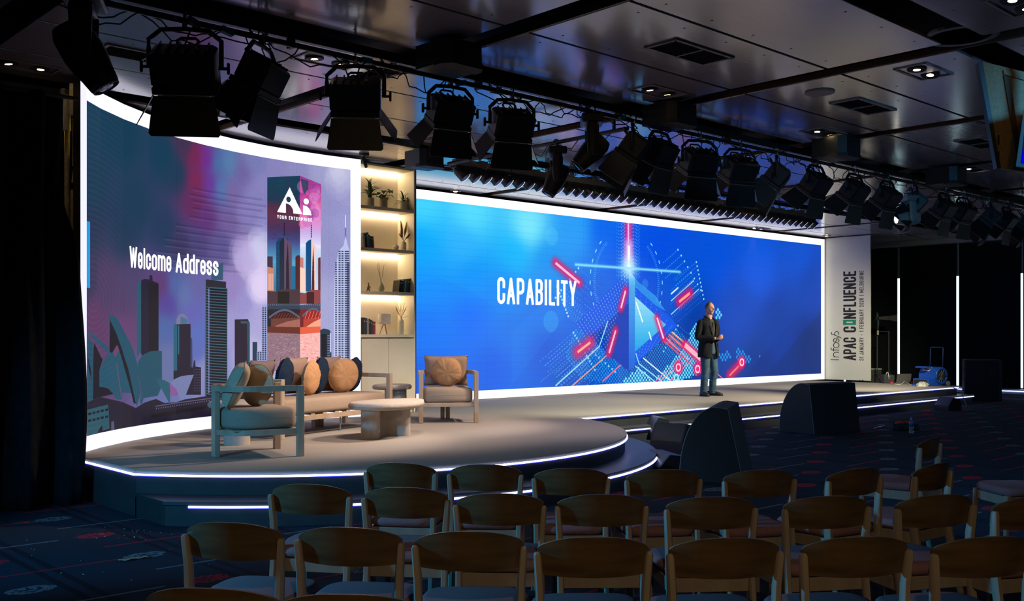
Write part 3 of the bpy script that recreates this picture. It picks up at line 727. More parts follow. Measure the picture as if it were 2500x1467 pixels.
# ------------------------------------------------------------------ carpeted hall floor
m, nt, b = nodemat('patterned_hall_carpet'); NX.nt = nt
tc = nt.nodes.new('ShaderNodeTexCoord'); sp = nt.nodes.new('ShaderNodeSeparateXYZ'); nt.links.new(tc.outputs['Object'], sp.inputs[0])
X = NX(sp.outputs[0]); Y = NX(sp.outputs[1])
def noise(scale, detail=3, st=(1,1,1)):
    mp = nt.nodes.new('ShaderNodeMapping'); mp.inputs['Scale'].default_value = st; nz = nt.nodes.new('ShaderNodeTexNoise')
    nz.inputs['Scale'].default_value = scale; nz.inputs['Detail'].default_value = detail
    nt.links.new(tc.outputs['Object'], mp.inputs[0]); nt.links.new(mp.outputs[0], nz.inputs[0]); return NX(nz.outputs['Fac'])
rows = (Y - 7.587)/.4665 + 40.0               # one row of dashes every 0.47 m
row = rows.floor(); fy = (rows.fract() - .5)*.4665
u = (X - 12.67 - (row - 40.0)*.9 + 360.0)/3.6
fx = u.fract()*3.6
n1 = noise(34, 2); n2 = noise(90, 2)
thin = (fy.abs()).lt(.013)
grey_d = thin*(fx.lt(.75)); red_d = thin*(((fx - 2.22).abs()).lt(.41))
def motif(cx):
    e = ((fx - cx)/.15); e2 = (fy/.095); q = e*e + e2*e2
    ring = (((q - .55).abs()).lt(.30))*(n1.gt(.44)); core = q.lt(1.0)*(n1.gt(.50))
    return ring.mx(core)
grey_m = motif(2.82); red_m = motif(1.02)
sx = ((X - 2.225)/.9).fract()
dark = ((sx - .06).abs().lt(.028)).mx(((sx - .94).abs()).lt(.028))
base = mix(nt, n2*1.0, (.006,.014,.026), (.012,.027,.046))
c1 = mix(nt, dark*.75, base, (.002,.004,.008))
c2 = mix(nt, (grey_d.mx(grey_m))*.8, c1, (.16,.19,.22)); c3 = mix(nt, (red_d.mx(red_m))*.95, c2, (.42,.014,.03))
nt.links.new(c3, b.inputs['Base Color']); b.inputs['Roughness'].default_value = .95; b.inputs['Specular IOR Level'].default_value = .15
bp = nt.nodes.new('ShaderNodeBump'); bp.inputs['Strength'].default_value = .4; bp.inputs['Distance'].default_value = .004
nt.links.new(n2.s, bp.inputs['Height']); nt.links.new(bp.outputs[0], b.inputs['Normal'])
fl = MB().box((11.5, 6.0, -.05), (35, 22, .1)).build('floor', m); struct(fl, 'dark blue patterned hall carpet')

# ------------------------------------------------------------------ ceiling: lacquered panels over a black void
m, nt, b = nodemat('lacquered_ceiling_board'); NX.nt = nt
tc = nt.nodes.new('ShaderNodeTexCoord')
n1 = noise(3.0, 6, (.35, 9, 1)); n2 = noise(1.3, 3)
cr = nt.nodes.new('ShaderNodeValToRGB'); cr.color_ramp.elements[0].color = (.31,.275,.31,1); cr.color_ramp.elements[1].color = (.39,.345,.38,1)
nt.links.new((n1*.7 + n2*.3).s, cr.inputs[0]); nt.links.new(cr.outputs[0], b.inputs['Base Color'])
rr = n1*.08 + .13; nt.links.new(rr.s, b.inputs['Roughness']); b.inputs['Specular IOR Level'].default_value = .8; b.inputs['IOR'].default_value = 1.62; b.inputs['Metallic'].default_value = .30
bp = nt.nodes.new('ShaderNodeBump'); bp.inputs['Strength'].default_value = .035; bp.inputs['Distance'].default_value = .02
nt.links.new(n1.s, bp.inputs['Height']); nt.links.new(bp.outputs[0], b.inputs['Normal'])
CEILM = m
CZ = 4.02
VOID = mat('ceiling_void_black', (.010,.011,.012), .8, var=.2, scale=3)
ceil = MB().box((11.5, 6.0, 4.27), (35, 22, .1)).build('ceiling', VOID); struct(ceil, 'black ceiling void behind the lacquered panels')
XB = [2.63 + 3.09*i for i in range(-1, 9)]      # bays between the cross slots
YR = [(-2.0,-.92),(-.90,.16),(.18,1.27),(1.29,2.36),(2.38,3.45),(3.79,4.855),(4.885,5.935),(5.965,6.97),(7.32,8.335),(8.365,9.36),(9.39,10.25),(10.65,11.705),(11.735,12.785),(12.81,13.9)]
screwm = mat('screw_head_black', (.01,.01,.01), .6)
pmesh = {}
for xi, x0 in enumerate(XB):
    for (y0, y1) in YR:
        if x0 < -1 : continue
        if x0 > 23: continue
        if x0 < 2: continue
        key = round(y1 - y0, 3)
        x1 = x0 + 2.80 if x0 < 20 else 27.0
        if x0 > 20: key = ('e', key)
        w = x1 - x0
        if key not in pmesh:
            mb = MB().cbox((0, 0, 0), (w, y1-y0, .03), .004)
            for i in range(5):
                for sg in (-1, 1): mb.cyl((-w/2 + .25 + i*(w-.5)/4, sg*((y1-y0)/2 - .12), -.0165), (-w/2 + .25 + i*(w-.5)/4, sg*((y1-y0)/2-.12), -.010), .011, n=6, mi=1)
            o = mb.build('ceiling_panel', [CEILM, screwm], ceil); pmesh[key] = o.data
        else:
            o = bpy.data.objects.new('ceiling_panel', pmesh[key]); COL.objects.link(o); o.parent = ceil
        o.location = ((x0+x1)/2, (y0+y1)/2, CZ + .015)
# lower black soffit at the far left, over the curtain
struct(MB().box((1.0, 6.0, 4.06), (2.66, 22, .10)).build('trim_1', mat('navy_soffit_paint', (.010,.016,.026), .7)), 'dark soffit over the left end of the hall')
# slim bronze lips along the cross slots
LIP = mat('bronze_slot_lip', (.10,.055,.03), .5, var=.2)
for i in range(7):
    xx = 5.735 + 3.09*i - .015
    o = MB().box((xx - .012, 5.9, CZ + .035), (.02, 17, .06)).build('ceiling_lip', LIP, ceil)
# walls
WALL = mat('dark_hall_wall', (.012,.015,.018), .85, var=.15, scale=3)
struct(MB().box((11.5, 14.6, 2.1), (35, .2, 4.3)).build('wall_back', WALL), 'dark wall behind the LED walls')
struct(MB().box((-5.9, 6, 2.1), (.2, 22, 4.3)).build('wall_left', WALL), 'dark wall at the far left of the hall')
struct(MB().box((11.5, -4.9, 2.1), (35, .2, 4.3)).build('wall_front', WALL), 'wall behind the photographer')
wr = MB().box((27.6, 6, 2.1), (.2, 22, 4.3)).build('wall_right', WALL); struct(wr, 'window side of the hall')
# window wall with black roller blinds
PALE = mat('pale_grey_paint', (.34,.37,.35), .6, var=.05)
struct(MB().cbox((25.82, 6, 3.955), (.28, 17.5, .13), .006).build('trim_2', PALE), 'pale bulkhead over the window blinds')
pl = MB().cbox((25.9, 6, .10), (.5, 17.5, .20), .006).build('baseboard_right', PALE); struct(pl, 'pale plinth under the window blinds')
MB().box((25.645, 6, .16), (.012, 17.5, .012)).build('led_strip', emis('led_line_blue_white', (.42,.45,1.0), 9), pl)
MB().cbox((25.642, 6, .085), (.02, 17.5, .012), .003).build('shadow_line', BLK, pl)
WIN = emis('daylight_glazing', (.62,.92,1.0), 3.2)
wn = MB().box((26.28, 6.0, 2.0), (.03, 17.5, 3.7)).build('window_1', mat('night_glass', (.02,.05,.06), .15)); struct(wn, 'glazing behind the black roller blinds')
BL = mat('black_blind_fabric', (.008,.010,.012), .9, spec=.2, var=.2, scale=8)
GAPS = [15.8, 14.27, 12.70, 11.12, 9.55, 7.97, 6.40, 4.82, 3.24, 1.66, .08, -1.5]
for i, (ya, yb) in enumerate(zip(GAPS[:-1], GAPS[1:])):
    mb = MB().grid(lambda u, v: V((25.95 + .012*math.sin(u*9 + i), ya - .029 - u*(ya - yb - .058), .21 + v*3.68)), 8, 2)
    bo = mb.build('roller_blind', BL, None); 
    md = bo.modifiers.new('t', 'SOLIDIFY'); md.thickness = .006
    tag(bo, 'black roller blind ' + ('%s along the window wall' % ordn(i, 11)), 'blind', 'black roller blinds on the right')
    MB().cyl((25.95, ya-.04, 3.875), (25.95, yb+.04, 3.875), .02, n=8).build('roller_tube', BLK, bo)
    MB().box((25.95, (ya+yb)/2, .22), (.014, ya-yb-.07, .03)).build('bottom_bar', BLK, bo)
for i, yy in enumerate(GAPS[1:-1]):
    o = MB().cbox((26.0, yy, 3.47), (.03, .16, .84), .004).build('window_frame', PALE, wn)
    o = MB().box((26.0, yy, 1.64), (.02, .16, 2.82)).build('pane', WIN, wn)
    o['label'] = 'strip of bright daylight between two blinds'
# small lamps under the bulkhead
for i, (px, py) in enumerate([(2152, 597), (2407, 578)]):
    k = (px-CX)/FPX; d = 25.80/(FW[0] + k*RT[0]); yy = d*(FW[1]+k*RT[1])
    t = thing('bulkhead_downlight', (25.80, yy, 3.889), 0, 'small recessed lamp in the pale bulkhead, %s of two' % ('left' if i == 0 else 'right'), 'downlight')
    MB().lathe([(.075,0),(.075,.006),(.055,.006),(.055,.0)], n=16).build('ring', PALE, t, loc=(0,0,-.006))
    MB().lathe([(.05,0),(.05,.004)], n=16).build('lens', emis('warm_lamp_dim', (1,.8,.55), 5), t, loc=(0,0,-.004))

# ceiling fittings -----------------------------------------------------------
LENS = emis('warm_lamp_lens', (1.0,.72,.36), 26)
BRASS = mat('gold_reflector', (.75,.48,.18), .3, metal=.9, var=.05)
FR = mat('grey_light_frame', (.28,.27,.26), .5)
lights = [(2255,174),(1608,223),(2010,323),(2375,413),(1475,406),(1878,474),(800,148),(1085,340),(424,293),(60,160),(2490,8),(1850,557),(2364,437+115),(1112,466),(2018,575)]
placed = []
for i, (px, py) in enumerate(lights):
    p = G(px, py, CZ)
    placed.append((px, p))
placed.sort(key=lambda t: t[0])
rl = random.Random(3)
for i, (px, p) in enumerate(placed):
    single = px in (424, 2018, 1112)
    t = thing('ceiling_downlight', (p.x, p.y, CZ), 0, '%s recessed in a ceiling panel, %s' % ('round warm spotlight' if single else 'frame of adjustable warm spotlights', ordn(i, len(placed))), 'downlight', 'recessed ceiling downlights')
    if single:
        MB().lathe([(.10,-.008),(.10,0),(.075,0),(.075,-.008)], n=20).build('ring', FR, t)
        MB().lathe([(.045,-.012),(.06,-.004),(.07,-.001)], n=16).build('reflector', BRASS, t)
        MB().lathe([(.034,-.016),(.036,-.012)], n=14).build('lens', LENS, t)
    else:
        w, h = .56, .30
        f = MB()
        for cx_, cy_, sx_, sy_ in ((0, h/2, w, .02), (0, -h/2, w, .02), (w/2, 0, .02, h), (-w/2, 0, .02, h)): f.box((cx_, cy_, -.004), (sx_+.02 if sy_ < .1 else sx_, sy_, .012))
        f.build('frame', FR, t)
        MB().box((0, 0, .02), (w-.02, h-.02, .004)).build('recess', BLK, t)
        for k in range(2):
            cx_ = (-.14, .14)[k]; a = rl.uniform(-.3, .3)
            M = Matrix.Rotation(a, 4, 'Y')
            gm = MB().lathe([(.085,-.014),(.088,-.004),(.07,-.004),(.066,-.012)], (cx_, 0, .0), 16, M=M).build('gimbal', BLK2, t)
            MB().lathe([(.06,-.012),(.04,.006),(.02,.008)], (cx_, 0, .0), 14, M=M).build('reflector', BRASS, t)
            MB().lathe([(.033,-.014),(.034,-.010)], (cx_, 0, .0), 12, M=M).build('lens', LENS, t)
    if px not in (2490, 2364):
        l = bpy.data.lights.new('downlight_beam', 'SPOT'); l.energy = 5.0 if single else 9.0; l.color = (1, .66, .30); l.spot_size = R(75); l.spot_blend = .8; l.shadow_soft_size = .03
        lo = bpy.data.objects.new('downlight_beam', l); COL.objects.link(lo); lo.location = (0, 0, -.03); lo.parent = t
GR = mat('grille_frame', (.22,.21,.20), .5); SL = mat('grille_slat_black', (.012,.012,.013), .6)
vents = []
for k in range(-1, 6):
    vents.append((7.13 + 3.07*k, 5.39))
vents += [(2.95+.75, 8.77), (24.0, 11.5), (9.6, 11.6)]
vv = [(pxof((x, y, CZ))[0], x, y) for x, y in vents if (x*FW[0]+y*FW[1]) > 1 and x > 2.7]
vv = [v for v in vv if -50 < v[0] < 2550]; vv.sort()
for i, (_, x, y) in enumerate(vv):
    t = thing('air_vent', (x, y, CZ), 0, 'black louvred air grille set flush in the ceiling, %s' % ordn(i, len(vv)), 'vent', 'ceiling air grilles')
    w, h = .80, .32; f = MB()
    for a, bb, sx_, sy_ in ((0,h/2,w+.04,.03),(0,-h/2,w+.04,.03),(w/2,0,.03,h),(-w/2,0,.03,h),(0,0,.02,h)): f.box((a, bb, -.006), (sx_, sy_, .016))
    f.build('frame', GR, t)
    MB().box((0, 0, .004), (w, h, .004)).build('backing', SL, t)
    for k in range(9):
        MB().box((0, -h/2 + .03 + k*.0325, -.003), (w-.02, .016, .006), M=Matrix.Rotation(.5, 4, 'X')).build('slat', SL, t)
for i, (x, y, rr_) in enumerate([(9.28, 5.38, .15), (19.2, 9.9, .16), (12.3, 8.6, .15), (9.35, 9.35, .17)]):
    t = thing('ceiling_speaker', (x, y, CZ), 0, ['round grey ceiling speaker beside the second air grille', 'round dark ceiling speaker over the far end of the stage', 'round ceiling disc behind the lamp bar wiring', 'round ceiling speaker above the barn-door lamps'][i], 'speaker')
    MB().lathe([(rr_,-.012),(rr_,0),(rr_*.88,-.002),(rr_*.88,-.014)], n=28).build('rim', GR, t)
    MB().lathe([(rr_*.88,-.006),(rr_*.88,-.002)], n=28).build('mesh_cover', mat('speaker_mesh_grey', (.05,.05,.05), .8), t)
for i, (x, y) in enumerate([(5.57, 10.45), (8.45, 3.6)]):
    t = thing('ceiling_disc', (x, y, CZ), 0, ['large round translucent cover where two dark ceiling slots cross over the curved screen', 'large round dark cover where two ceiling slots cross at upper right'][i], 'ceiling rose')
    MB().lathe([(.30,.01),(.31,.03),(.25,.03),(.24,.01)], n=32).build('rim', mat('smoky_acrylic', (.06,.06,.065), .35), t)
    MB().lathe([(.24,.02),(.24,.03)], n=32).build('disc', VOID, t)
# ------------------------------------------------------------------ stage
def carpet(name, c0, c1):
    m, nt, b = nodemat(name); NX.nt = nt
    global tc
    tc = nt.nodes.new('ShaderNodeTexCoord')
    n1 = noise(160, 3); n2 = noise(2.2, 3); n3 = noise(45, 3, (1, .25, 1))
    cr = nt.nodes.new('ShaderNodeValToRGB'); cr.color_ramp.elements[0].color = (*c0, 1); cr.color_ramp.elements[1].color = (*c1, 1)
    cr.color_ramp.elements[0].position = .34; cr.color_ramp.elements[1].position = .66
    nt.links.new((n1*.5 + n3*.3 + n2*.2).s, cr.inputs[0]); nt.links.new(cr.outputs[0], b.inputs['Base Color'])
    b.inputs['Roughness'].default_value = 1; b.inputs['Specular IOR Level'].default_value = .1
    bp = nt.nodes.new('ShaderNodeBump'); bp.inputs['Strength'].default_value = .55; bp.inputs['Distance'].default_value = .006
    nt.links.new((n1*.6+n3*.4).s, bp.inputs['Height']); nt.links.new(bp.outputs[0], b.inputs['Normal'])
    return m
CARP = carpet('sand_loop_carpet', (.20,.185,.165), (.42,.39,.35))
RISER = mat('black_stage_fascia', (.016,.019,.022), .75, var=.2, scale=6)
TREAD = mat('black_step_laminate', (.03,.034,.04), .42, var=.15, scale=5)
STRIP = emis('led_line_white', (.55,.58,1.0), 5)
GLOWB = mat('led_channel_blue', (.02,.03,.30), .6, emit=(.02,.03,1.0), estr=.9, var=0)
CXY = (6.49, 10.35); R1 = 3.63; R2 = 3.97; XC = 3.43
def rim(r, xc, n=120):
    """outline of the round platform: circle cut by a straight left edge, from front-left corner round the front to the back"""
    a0 = math.pi + math.acos((CXY[0]-xc)/r)      # front-left corner
    a1 = math.pi - math.acos((CXY[0]-xc)/r) + 2*math.pi
    return [(CXY[0] + r*math.cos(a0 + (a1-a0)*i/n), CXY[1] + r*math.sin(a0 + (a1-a0)*i/n)) for i in range(n+1)]
def band(mb, pts, z0, z1, off):
    """thin vertical band standing off an outline"""
    q = []
    for i, p in enumerate(pts):
        a = pts[max(0, i-1)]; c = pts[min(len(pts)-1, i+1)]; dx, dy = c[0]-a[0], c[1]-a[1]; L = math.hypot(dx, dy)
        q.append((p[0] + dy/L*off, p[1] - dx/L*off))
    n = len(pts)
    mb.add([(x, y, z0) for x, y in pts] + [(x, y, z0) for x, y in q] + [(x, y, z1) for x, y in q] + [(x, y, z1) for x, y in pts],
           [f for i in range(n-1) for f in ((n+i, n+i+1, 2*n+i+1, 2*n+i), (i, i+1, n+i+1, n+i), (3*n+i, 2*n+i, 2*n+i+1, 3*n+i+1))] + [(0,n,2*n,3*n),(n-1,2*n-1,3*n-1,4*n-1)])
def rough_edge(pts, amp, seed, step=3):
    return pts
rp = thing('round_platform', (0,0,0), 0, 'round stage platform with sand carpet and lit edge in front of the curved screen', 'stage platform')
o1 = rim(R1, XC, 150); o2 = rim(R2, XC - .03, 150)
MB().prism(o1, .372, .402).build('carpet', CARP, rp)
# shaggy cut edge of the carpet
fz = MB(); rr = random.Random(5); oo = rim(R1 + .002, XC - .002, 900)
for i in range(len(oo)-1):
    if oo[i][1] < 11.5:
        x, y = oo[i]; dx, dy = x - CXY[0], y - CXY[1]; L = math.hypot(dx, dy); h = rr.uniform(.004, .012)
        fz.add([(x, y, .385), (oo[i+1][0], oo[i+1][1], .385), ((x+oo[i+1][0])/2 + dx/L*.004, (y+oo[i+1][1])/2 + dy/L*.004, .402 + h*.4)], [(0,1,2)])
fz.build('carpet_fringe', CARP, rp, kind='stuff')
MB().prism(rim(R1 - .02, XC + .02, 120), .20, .372).build('riser', RISER, rp)
mb = MB(); ed = [(XC, 9.70)] + o1[:-2]; band(mb, ed, .352, .368, .012); mb.build('led_strip', STRIP, rp)
mb = MB(); band(mb, ed, .3445, .352, .008); mb.build('led_channel', GLOWB, rp)
def crescent(ro, ri, xc, ylim):
    a = rim(ro, xc, 150); a = a[:next(i for i, p in enumerate(a) if i > 60 and p[1] > ylim)]
    b = rim(ri, xc, 150); b = b[:next(i for i, p in enumerate(b) if i > 60 and p[1] > ylim)]
    return a + b[::-1]
MB().prism(crescent(R2, R1 - .03, XC, 9.45), .172, .20).build('step_tread', TREAD, rp)
MB().prism(crescent(R2 - .02, R1 - .03, XC + .02, 9.45), 0, .172).build('step_riser', RISER, rp)
MB().prism(rim(R1 - .02, XC + .02, 120), 0, .20).build('riser', RISER, rp)
mb = MB(); band(mb, o2[2:-2], .152, .168, .012); mb.build('led_strip', STRIP, rp)
mb = MB(); band(mb, o2[2:-2], .1445, .152, .008); mb.build('led_channel', GLOWB, rp)
# long straight platform
mp_ = thing('stage_platform', (0,0,0), 0, 'long straight stage platform with sand carpet running below the wide blue screen', 'stage platform')
YF = 9.67; XE = 22.58
def notch(y0, x0, r):            # front outline starts where the round platform ends
    pts = []
    for i in range(40):
        a = math.asin((y0 - CXY[1])/r) + (math.pi/2 - math.asin((y0 - CXY[1])/r))*i/39
        pts.append((CXY[0] + r*math.cos(a), CXY[1] + r*math.sin(a)))
    return pts
arc = notch(YF, 0, R1 + .004)
out = [(XE, YF)] + [(XE, 14.3)] + [(6.6, 14.3)] + arc[::-1]
MB().prism(out, .368, .397).build('carpet', CARP, mp_)
arc2 = notch(YF + .02, 0, R1 - .01)
MB().prism([(XE - .02, YF + .02), (XE - .02, 14.2), (6.6, 14.2)] + arc2[::-1], .20, .368).build('riser', RISER, mp_)
mb = MB(); band(mb, [(arc[0][0] - .1, YF), (XE, YF)], .350, .366, .012); mb.build('led_strip', STRIP, mp_)
mb = MB(); band(mb, [(arc[0][0] - .1, YF), (XE, YF)], .342, .350, .008); mb.build('led_channel', GLOWB, mp_)
YS = 9.46
a3 = notch(YS, 0, R2 - .03)
MB().prism([(22.9, YS), (22.9, 9.9), (a3[0][0] - .3, 9.9), (a3[0][0]-.05, YS)], .172, .20).build('step_tread', TREAD, mp_)
MB().prism([(22.88, YS+.02), (22.88, 9.9), (a3[0][0] - .3, 9.9), (a3[0][0]-.05, YS+.02)], 0, .172).build('step_riser', RISER, mp_)
mb = MB(); band(mb, [(a3[0][0], YS), (22.9, YS)], .152, .168, .012); mb.build('led_strip', STRIP, mp_)
mb = MB(); band(mb, [(a3[0][0], YS), (22.9, YS)], .144, .152, .008); mb.build('led_channel', GLOWB, mp_)

# ------------------------------------------------------------------ LED walls
def make_image(name, cv):
    im = bpy.data.images.new(name, cv.w, cv.h)
    px = np.ones((cv.h, cv.w, 4), np.float32); px[..., :3] = np.clip(cv.a, 0, 1)
    im.pixels.foreach_set(px.ravel()); im.update(); im.pack()
    return im
def screenmat(name, im, s):
    m = bpy.data.materials.new(name); m.use_nodes = True; nt = m.node_tree; b = nt.nodes['Principled BSDF']
    t = nt.nodes.new('ShaderNodeTexImage'); t.image = im; t.extension = 'EXTEND'
    b.inputs['Base Color'].default_value = (.01,.01,.01,1); b.inputs['Roughness'].default_value = .6; b.inputs['Specular IOR Level'].default_value = .2
    nt.links.new(t.outputs[0], b.inputs['Emission Color'])
    # the white areas of an LED wall are driven far brighter than its pictures
    NX.nt = nt; sp_ = nt.nodes.new('ShaderNodeSeparateColor'); nt.links.new(t.outputs[0], sp_.inputs[0])
    lo = NX.op('MINIMUM', NX(sp_.outputs[0]), NX(sp_.outputs[1])); wh = NX.op('MAXIMUM', (lo - .70)*5.0, 0.0); wh = NX.op('MINIMUM', wh, 1.0)
    nt.links.new((wh*.35 + s).s, b.inputs['Emission Strength'])
    return m
def led_wall(t, mat_, P, n_cols, L, rows=7, extra=.0):
    """P(s) gives plan position; the wall is a set of cabinets, each an object"""
    H = (SZ1 - SZ0)/rows
    for c in range(n_cols):
        s0, s1 = L*c/n_cols, L*(c+1)/n_cols
        a, b_ = V((*P(s0), 0)), V((*P(s1), 0)); d = (b_ - a).normalized(); nrm = V((-d.y, d.x, 0))   # away from the audience
        g = .0003
        for r in range(rows):
            z0, z1 = SZ0 + .004 + r*H, SZ0 + .004 + (r+1)*H
            p0, p1 = a + d*g, b_ - d*g
            mb = MB(); mb.v = [p0+V((0,0,z0)), p1+V((0,0,z0)), p1+V((0,0,z1)), p0+V((0,0,z1)), p0+nrm*.07+V((0,0,z0)), p1+nrm*.07+V((0,0,z0)), p1+nrm*.07+V((0,0,z1)), p0+nrm*.07+V((0,0,z1))]
            mb.v = [tuple(q) for q in mb.v]
            mb.f = [(0,1,2,3),(5,4,7,6),(4,0,3,7),(1,5,6,2),(3,2,6,7),(4,5,1,0)]; mb.m = [1,0,0,0,0,0]
            o = mb.build('led_panel', [BLK, mat_], t)
            uv = o.data.uv_layers.new(name='uv'); me = o.data
            for poly in me.polygons:
                for li in poly.loop_indices:
                    vi = me.loops[li].vertex_index
                    uv.data[li].uv = ((s0 if vi in (0,3,4,7) else s1)/L, (z0 if vi in (0,1,4,5) else z1 - 0)/1.0*(1/(SZ1-SZ0)) - SZ0/(SZ1-SZ0))
imL = make_image('curved_wall_picture', picture_left()); imR = make_image('long_wall_picture', picture_right())
t = thing('curved_led_wall', (0,0,0), 0, 'tall curved LED wall on the left showing a city skyline and Welcome Address', 'screen')
led_wall(t, screenmat('curved_wall_leds', imL, 1.0), lambda s: curve_at(s), 10, LLEN)
# bare metal bracing that shows at its left end
e0 = V((*curve_at(0.0), 0)); e1 = V((*curve_at(.2), 0)); dd = (e1 - e0).normalized(); nn = V((-dd.y, dd.x, 0)); M3 = Matrix.Rotation(math.atan2(dd.y, dd.x), 4, 'Z')
ALU = mat('yellowed_aluminium', (.55,.50,.38), .5, metal=.6, var=.25, scale=20)
sd = V((-RT[0], -RT[1], 0))
br = MB(); p = e0 + sd*.06 + V((FW[0], FW[1], 0))*.05
br.box((p.x, p.y, 3.80), (.11, .06, .30), M=Matrix.Rotation(YAW - R(90), 4, 'Z')); br.box((p.x, p.y, 3.36), (.06, .05, .40), M=Matrix.Rotation(YAW-R(90), 4, 'Z'))
br.tube([p + sd*.02 + V((0,0,3.62)), p + sd*-.01 + V((0,0,3.3)), p + sd*.03 + V((0,0,3.0))], .018, 6)
br.box((p.x, p.y, 2.72), (.09, .06, .42), M=Matrix.Rotation(YAW-R(90), 4, 'Z'))
br.build('corner_bracket', ALU, t)
q = p + sd*.09
MB().cyl(q + V((0,0,3.50)), q + V((0,0,3.84)), .035, n=12).build('pole', mat('white_tube_pole', (.75,.72,.6), .4), t)
MB().cyl(q + V((0,0,0)), q + V((0,0,3.50)), .025, n=10).build('pole', ALU, t)
MB().box((q.x, q.y, 3.87), (.12,.05,.05), M=Matrix.Rotation(.5, 4, 'Z')).cyl(q + V((-.07,0,3.86)), q + V((.09,0,3.89)), .014).build('pole_clamp', STEEL, t)
t = thing('wide_led_wall', (0,0,0), 0, 'very wide flat LED wall with the word CAPABILITY over blue digital artwork', 'screen')
led_wall(t, screenmat('long_wall_leds', imR, 1.0), lambda s: (RX0 + s, RY), 28, RX1 - RX0)

# ------------------------------------------------------------------ white end panel with lettering
t = thing('end_panel', (23.36, 12.775, .40), 0, 'tall off-white panel with sideways event lettering at the right end of the wide screen', 'banner')
MB().cbox((0, 0, 1.80), (.05, 1.25, 3.60), .003).build('board', mat('off_white_board', (.66,.65,.56), .6, var=.02, scale=4), t)
INK = mat('charcoal_print', (.018,.016,.018), .7, var=0); GRN = mat('green_print', (.01,.26,.13), .6, var=0)
RK = [0]
def ribbons(mb, strokes, t_, T0):
    """flat lettering: each stroke as quads with round joints; T maps (x, y) of the text to the surface"""
    def T(x, y):                       # every stroke lies a hair above the last one
        p = T0(x, y); return (p[0] - RK[0]*3e-5, p[1], p[2])
    for s in strokes:
        for (x0, y0), (x1, y1) in zip(s[:-1], s[1:]):
            d = math.hypot(x1-x0, y1-y0)
            if d < 1e-6: continue
            RK[0] = (RK[0] + 1) % 40
            nx, ny = -(y1-y0)/d*t_/2, (x1-x0)/d*t_/2
            mb.add([T(x0+nx, y0+ny), T(x0-nx, y0-ny), T(x1-nx, y1-ny), T(x1+nx, y1+ny)], [(0,1,2,3)])
        for (x, y) in s[1:-1]:
            RK[0] = (RK[0] + 1) % 40
            mb.add([T(x + t_/2*math.cos(k*math.pi/4), y + t_/2*math.sin(k*math.pi/4)) for k in range(8)], [tuple(range(8))])
def sideways(yb, z0, z1, L):       # text runs upward, letter tops to the left
    return lambda x, y: (-.0275, yb + y - 12.775, z0 + x*(z1-z0)/L - .40)
def lettering(name, txt, yb, H, z0, z1, t_, cw, gap):
    st, L = text_strokes(txt, H, cw*H, t_, gap*H); mb = MB(); ribbons(mb, st, t_, sideways(yb, z0, z1, L)); return mb.build(name, INK, t)
lettering('lettering', 'APAC', 12.52, .35, .90, 1.47, .052, .42, .06)
lettering('lettering', 'C', 12.52, .35, 1.60, 1.745, .052, .42, .06)
lettering('lettering', 'NFLUENCE', 12.52, .35, 1.94, 3.135, .052, .42, .06)
gb = MB(); x0, x1, y0, y1 = 1.785, 1.915, 12.525, 12.875
for (a, b_, c, d) in ((x0, x1, y0, 12.615), (x0, x1, 12.785, y1), (x0, 1.832, 12.615, 12.785), (1.868, x1, 12.615, 12.785)):
    gb.add([(-.0275, c-12.775, a-.4), (-.0275, d-12.775, a-.4), (-.0275, d-12.775, b_-.4), (-.0275, c-12.775, b_-.4)], [(0,1,2,3)])
gb.build('green_block_letter', GRN, t)
lettering('lettering', '31 JANUARY - 1 FEBRUARY 2026 | MELBOURNE', 12.32, .115, .90, 3.13, .015, .46, .16)
def logo():
    H = .23; tt = .021; mb = MB(); T = sideways(12.985, .905, 1.615, 1.0); K = .12
    def arcs(cx, cy, rx, ry, a0, a1, n=14): return _arc(cx, cy, rx, ry, a0, a1, n)
    k = 1/.71
    s = [[(.0,0),(.0,.23)], [(.10,0),(.10,.155)], [(.10,.09)] + arcs(.185,.09,.085,.065,180,0) + [(.27,0)],
         [(.345,-.0),(.345,.17)] + arcs(.405,.175,.06,.05,180,60,6), [(.30,.15),(.42,.15)], arcs(.52,.077,.095,.077,0,360,24),
         [(.735,.135)] + arcs(.685,.118,.055,.037,60,250,10) + arcs(.690,.040,.055,.040,70,-130,10) + [(.63,.03)],
         [(.735,.155),(.815,.0)], [(.90,.155),(.80,-.03),(.765,-.06)], [(.99,.205)] + arcs(.945,.165,.055,.05,70,250,10) + arcs(.945,.065,.065,.055,70,-140,12)]
    for q in s: pass
    ribbons(mb, [[(x, y) for x, y in q] for q in s], tt, T); mb.build('company_logo', INK, t)
logo()

# ------------------------------------------------------------------ black curtain at the left
def drape(u, v):
    x = -4.2 + u*7.52; sag = .05*math.sin(x*2.3) + .03*math.sin(x*5.1 + 1)
    top = 3.69 + sag*.6 + (.10 if x < 1.6 else .10*max(0, 1 - (x-1.6)/.3))*0
    z = .015 + v*(top - .015)
    amp = .055 + .03*(1-v)
    x -= .15*max(0, min(1, (v-.60)/.2))*max(0, (u - .90)/.10)
    edge = .035*math.sin(v*7.0)*max(0, (u - .93)/.07)
    return V((x + edge, 9.36 + amp*math.sin(x*17 + 1.2*math.sin(v*2.2 + x)) + .03*math.sin(x*41 + v*3), z))
cu = MB().grid(drape, 260, 24).build('stage_curtain', DRAPE, smooth=True)
md = cu.modifiers.new('t', 'SOLIDIFY'); md.thickness = .006
tag(cu, 'floor-length black drape hanging left of the curved screen', 'curtain')
MB().tube([(-4.2, 9.36, 3.70), (-1, 9.36, 3.72), (1.2, 9.35, 3.70), (2.4, 9.36, 3.68), (3.30, 9.36, 3.68)], .018, 6).build('top_hem', mat('drape_top_binding', (.05,.04,.03), .7), cu)

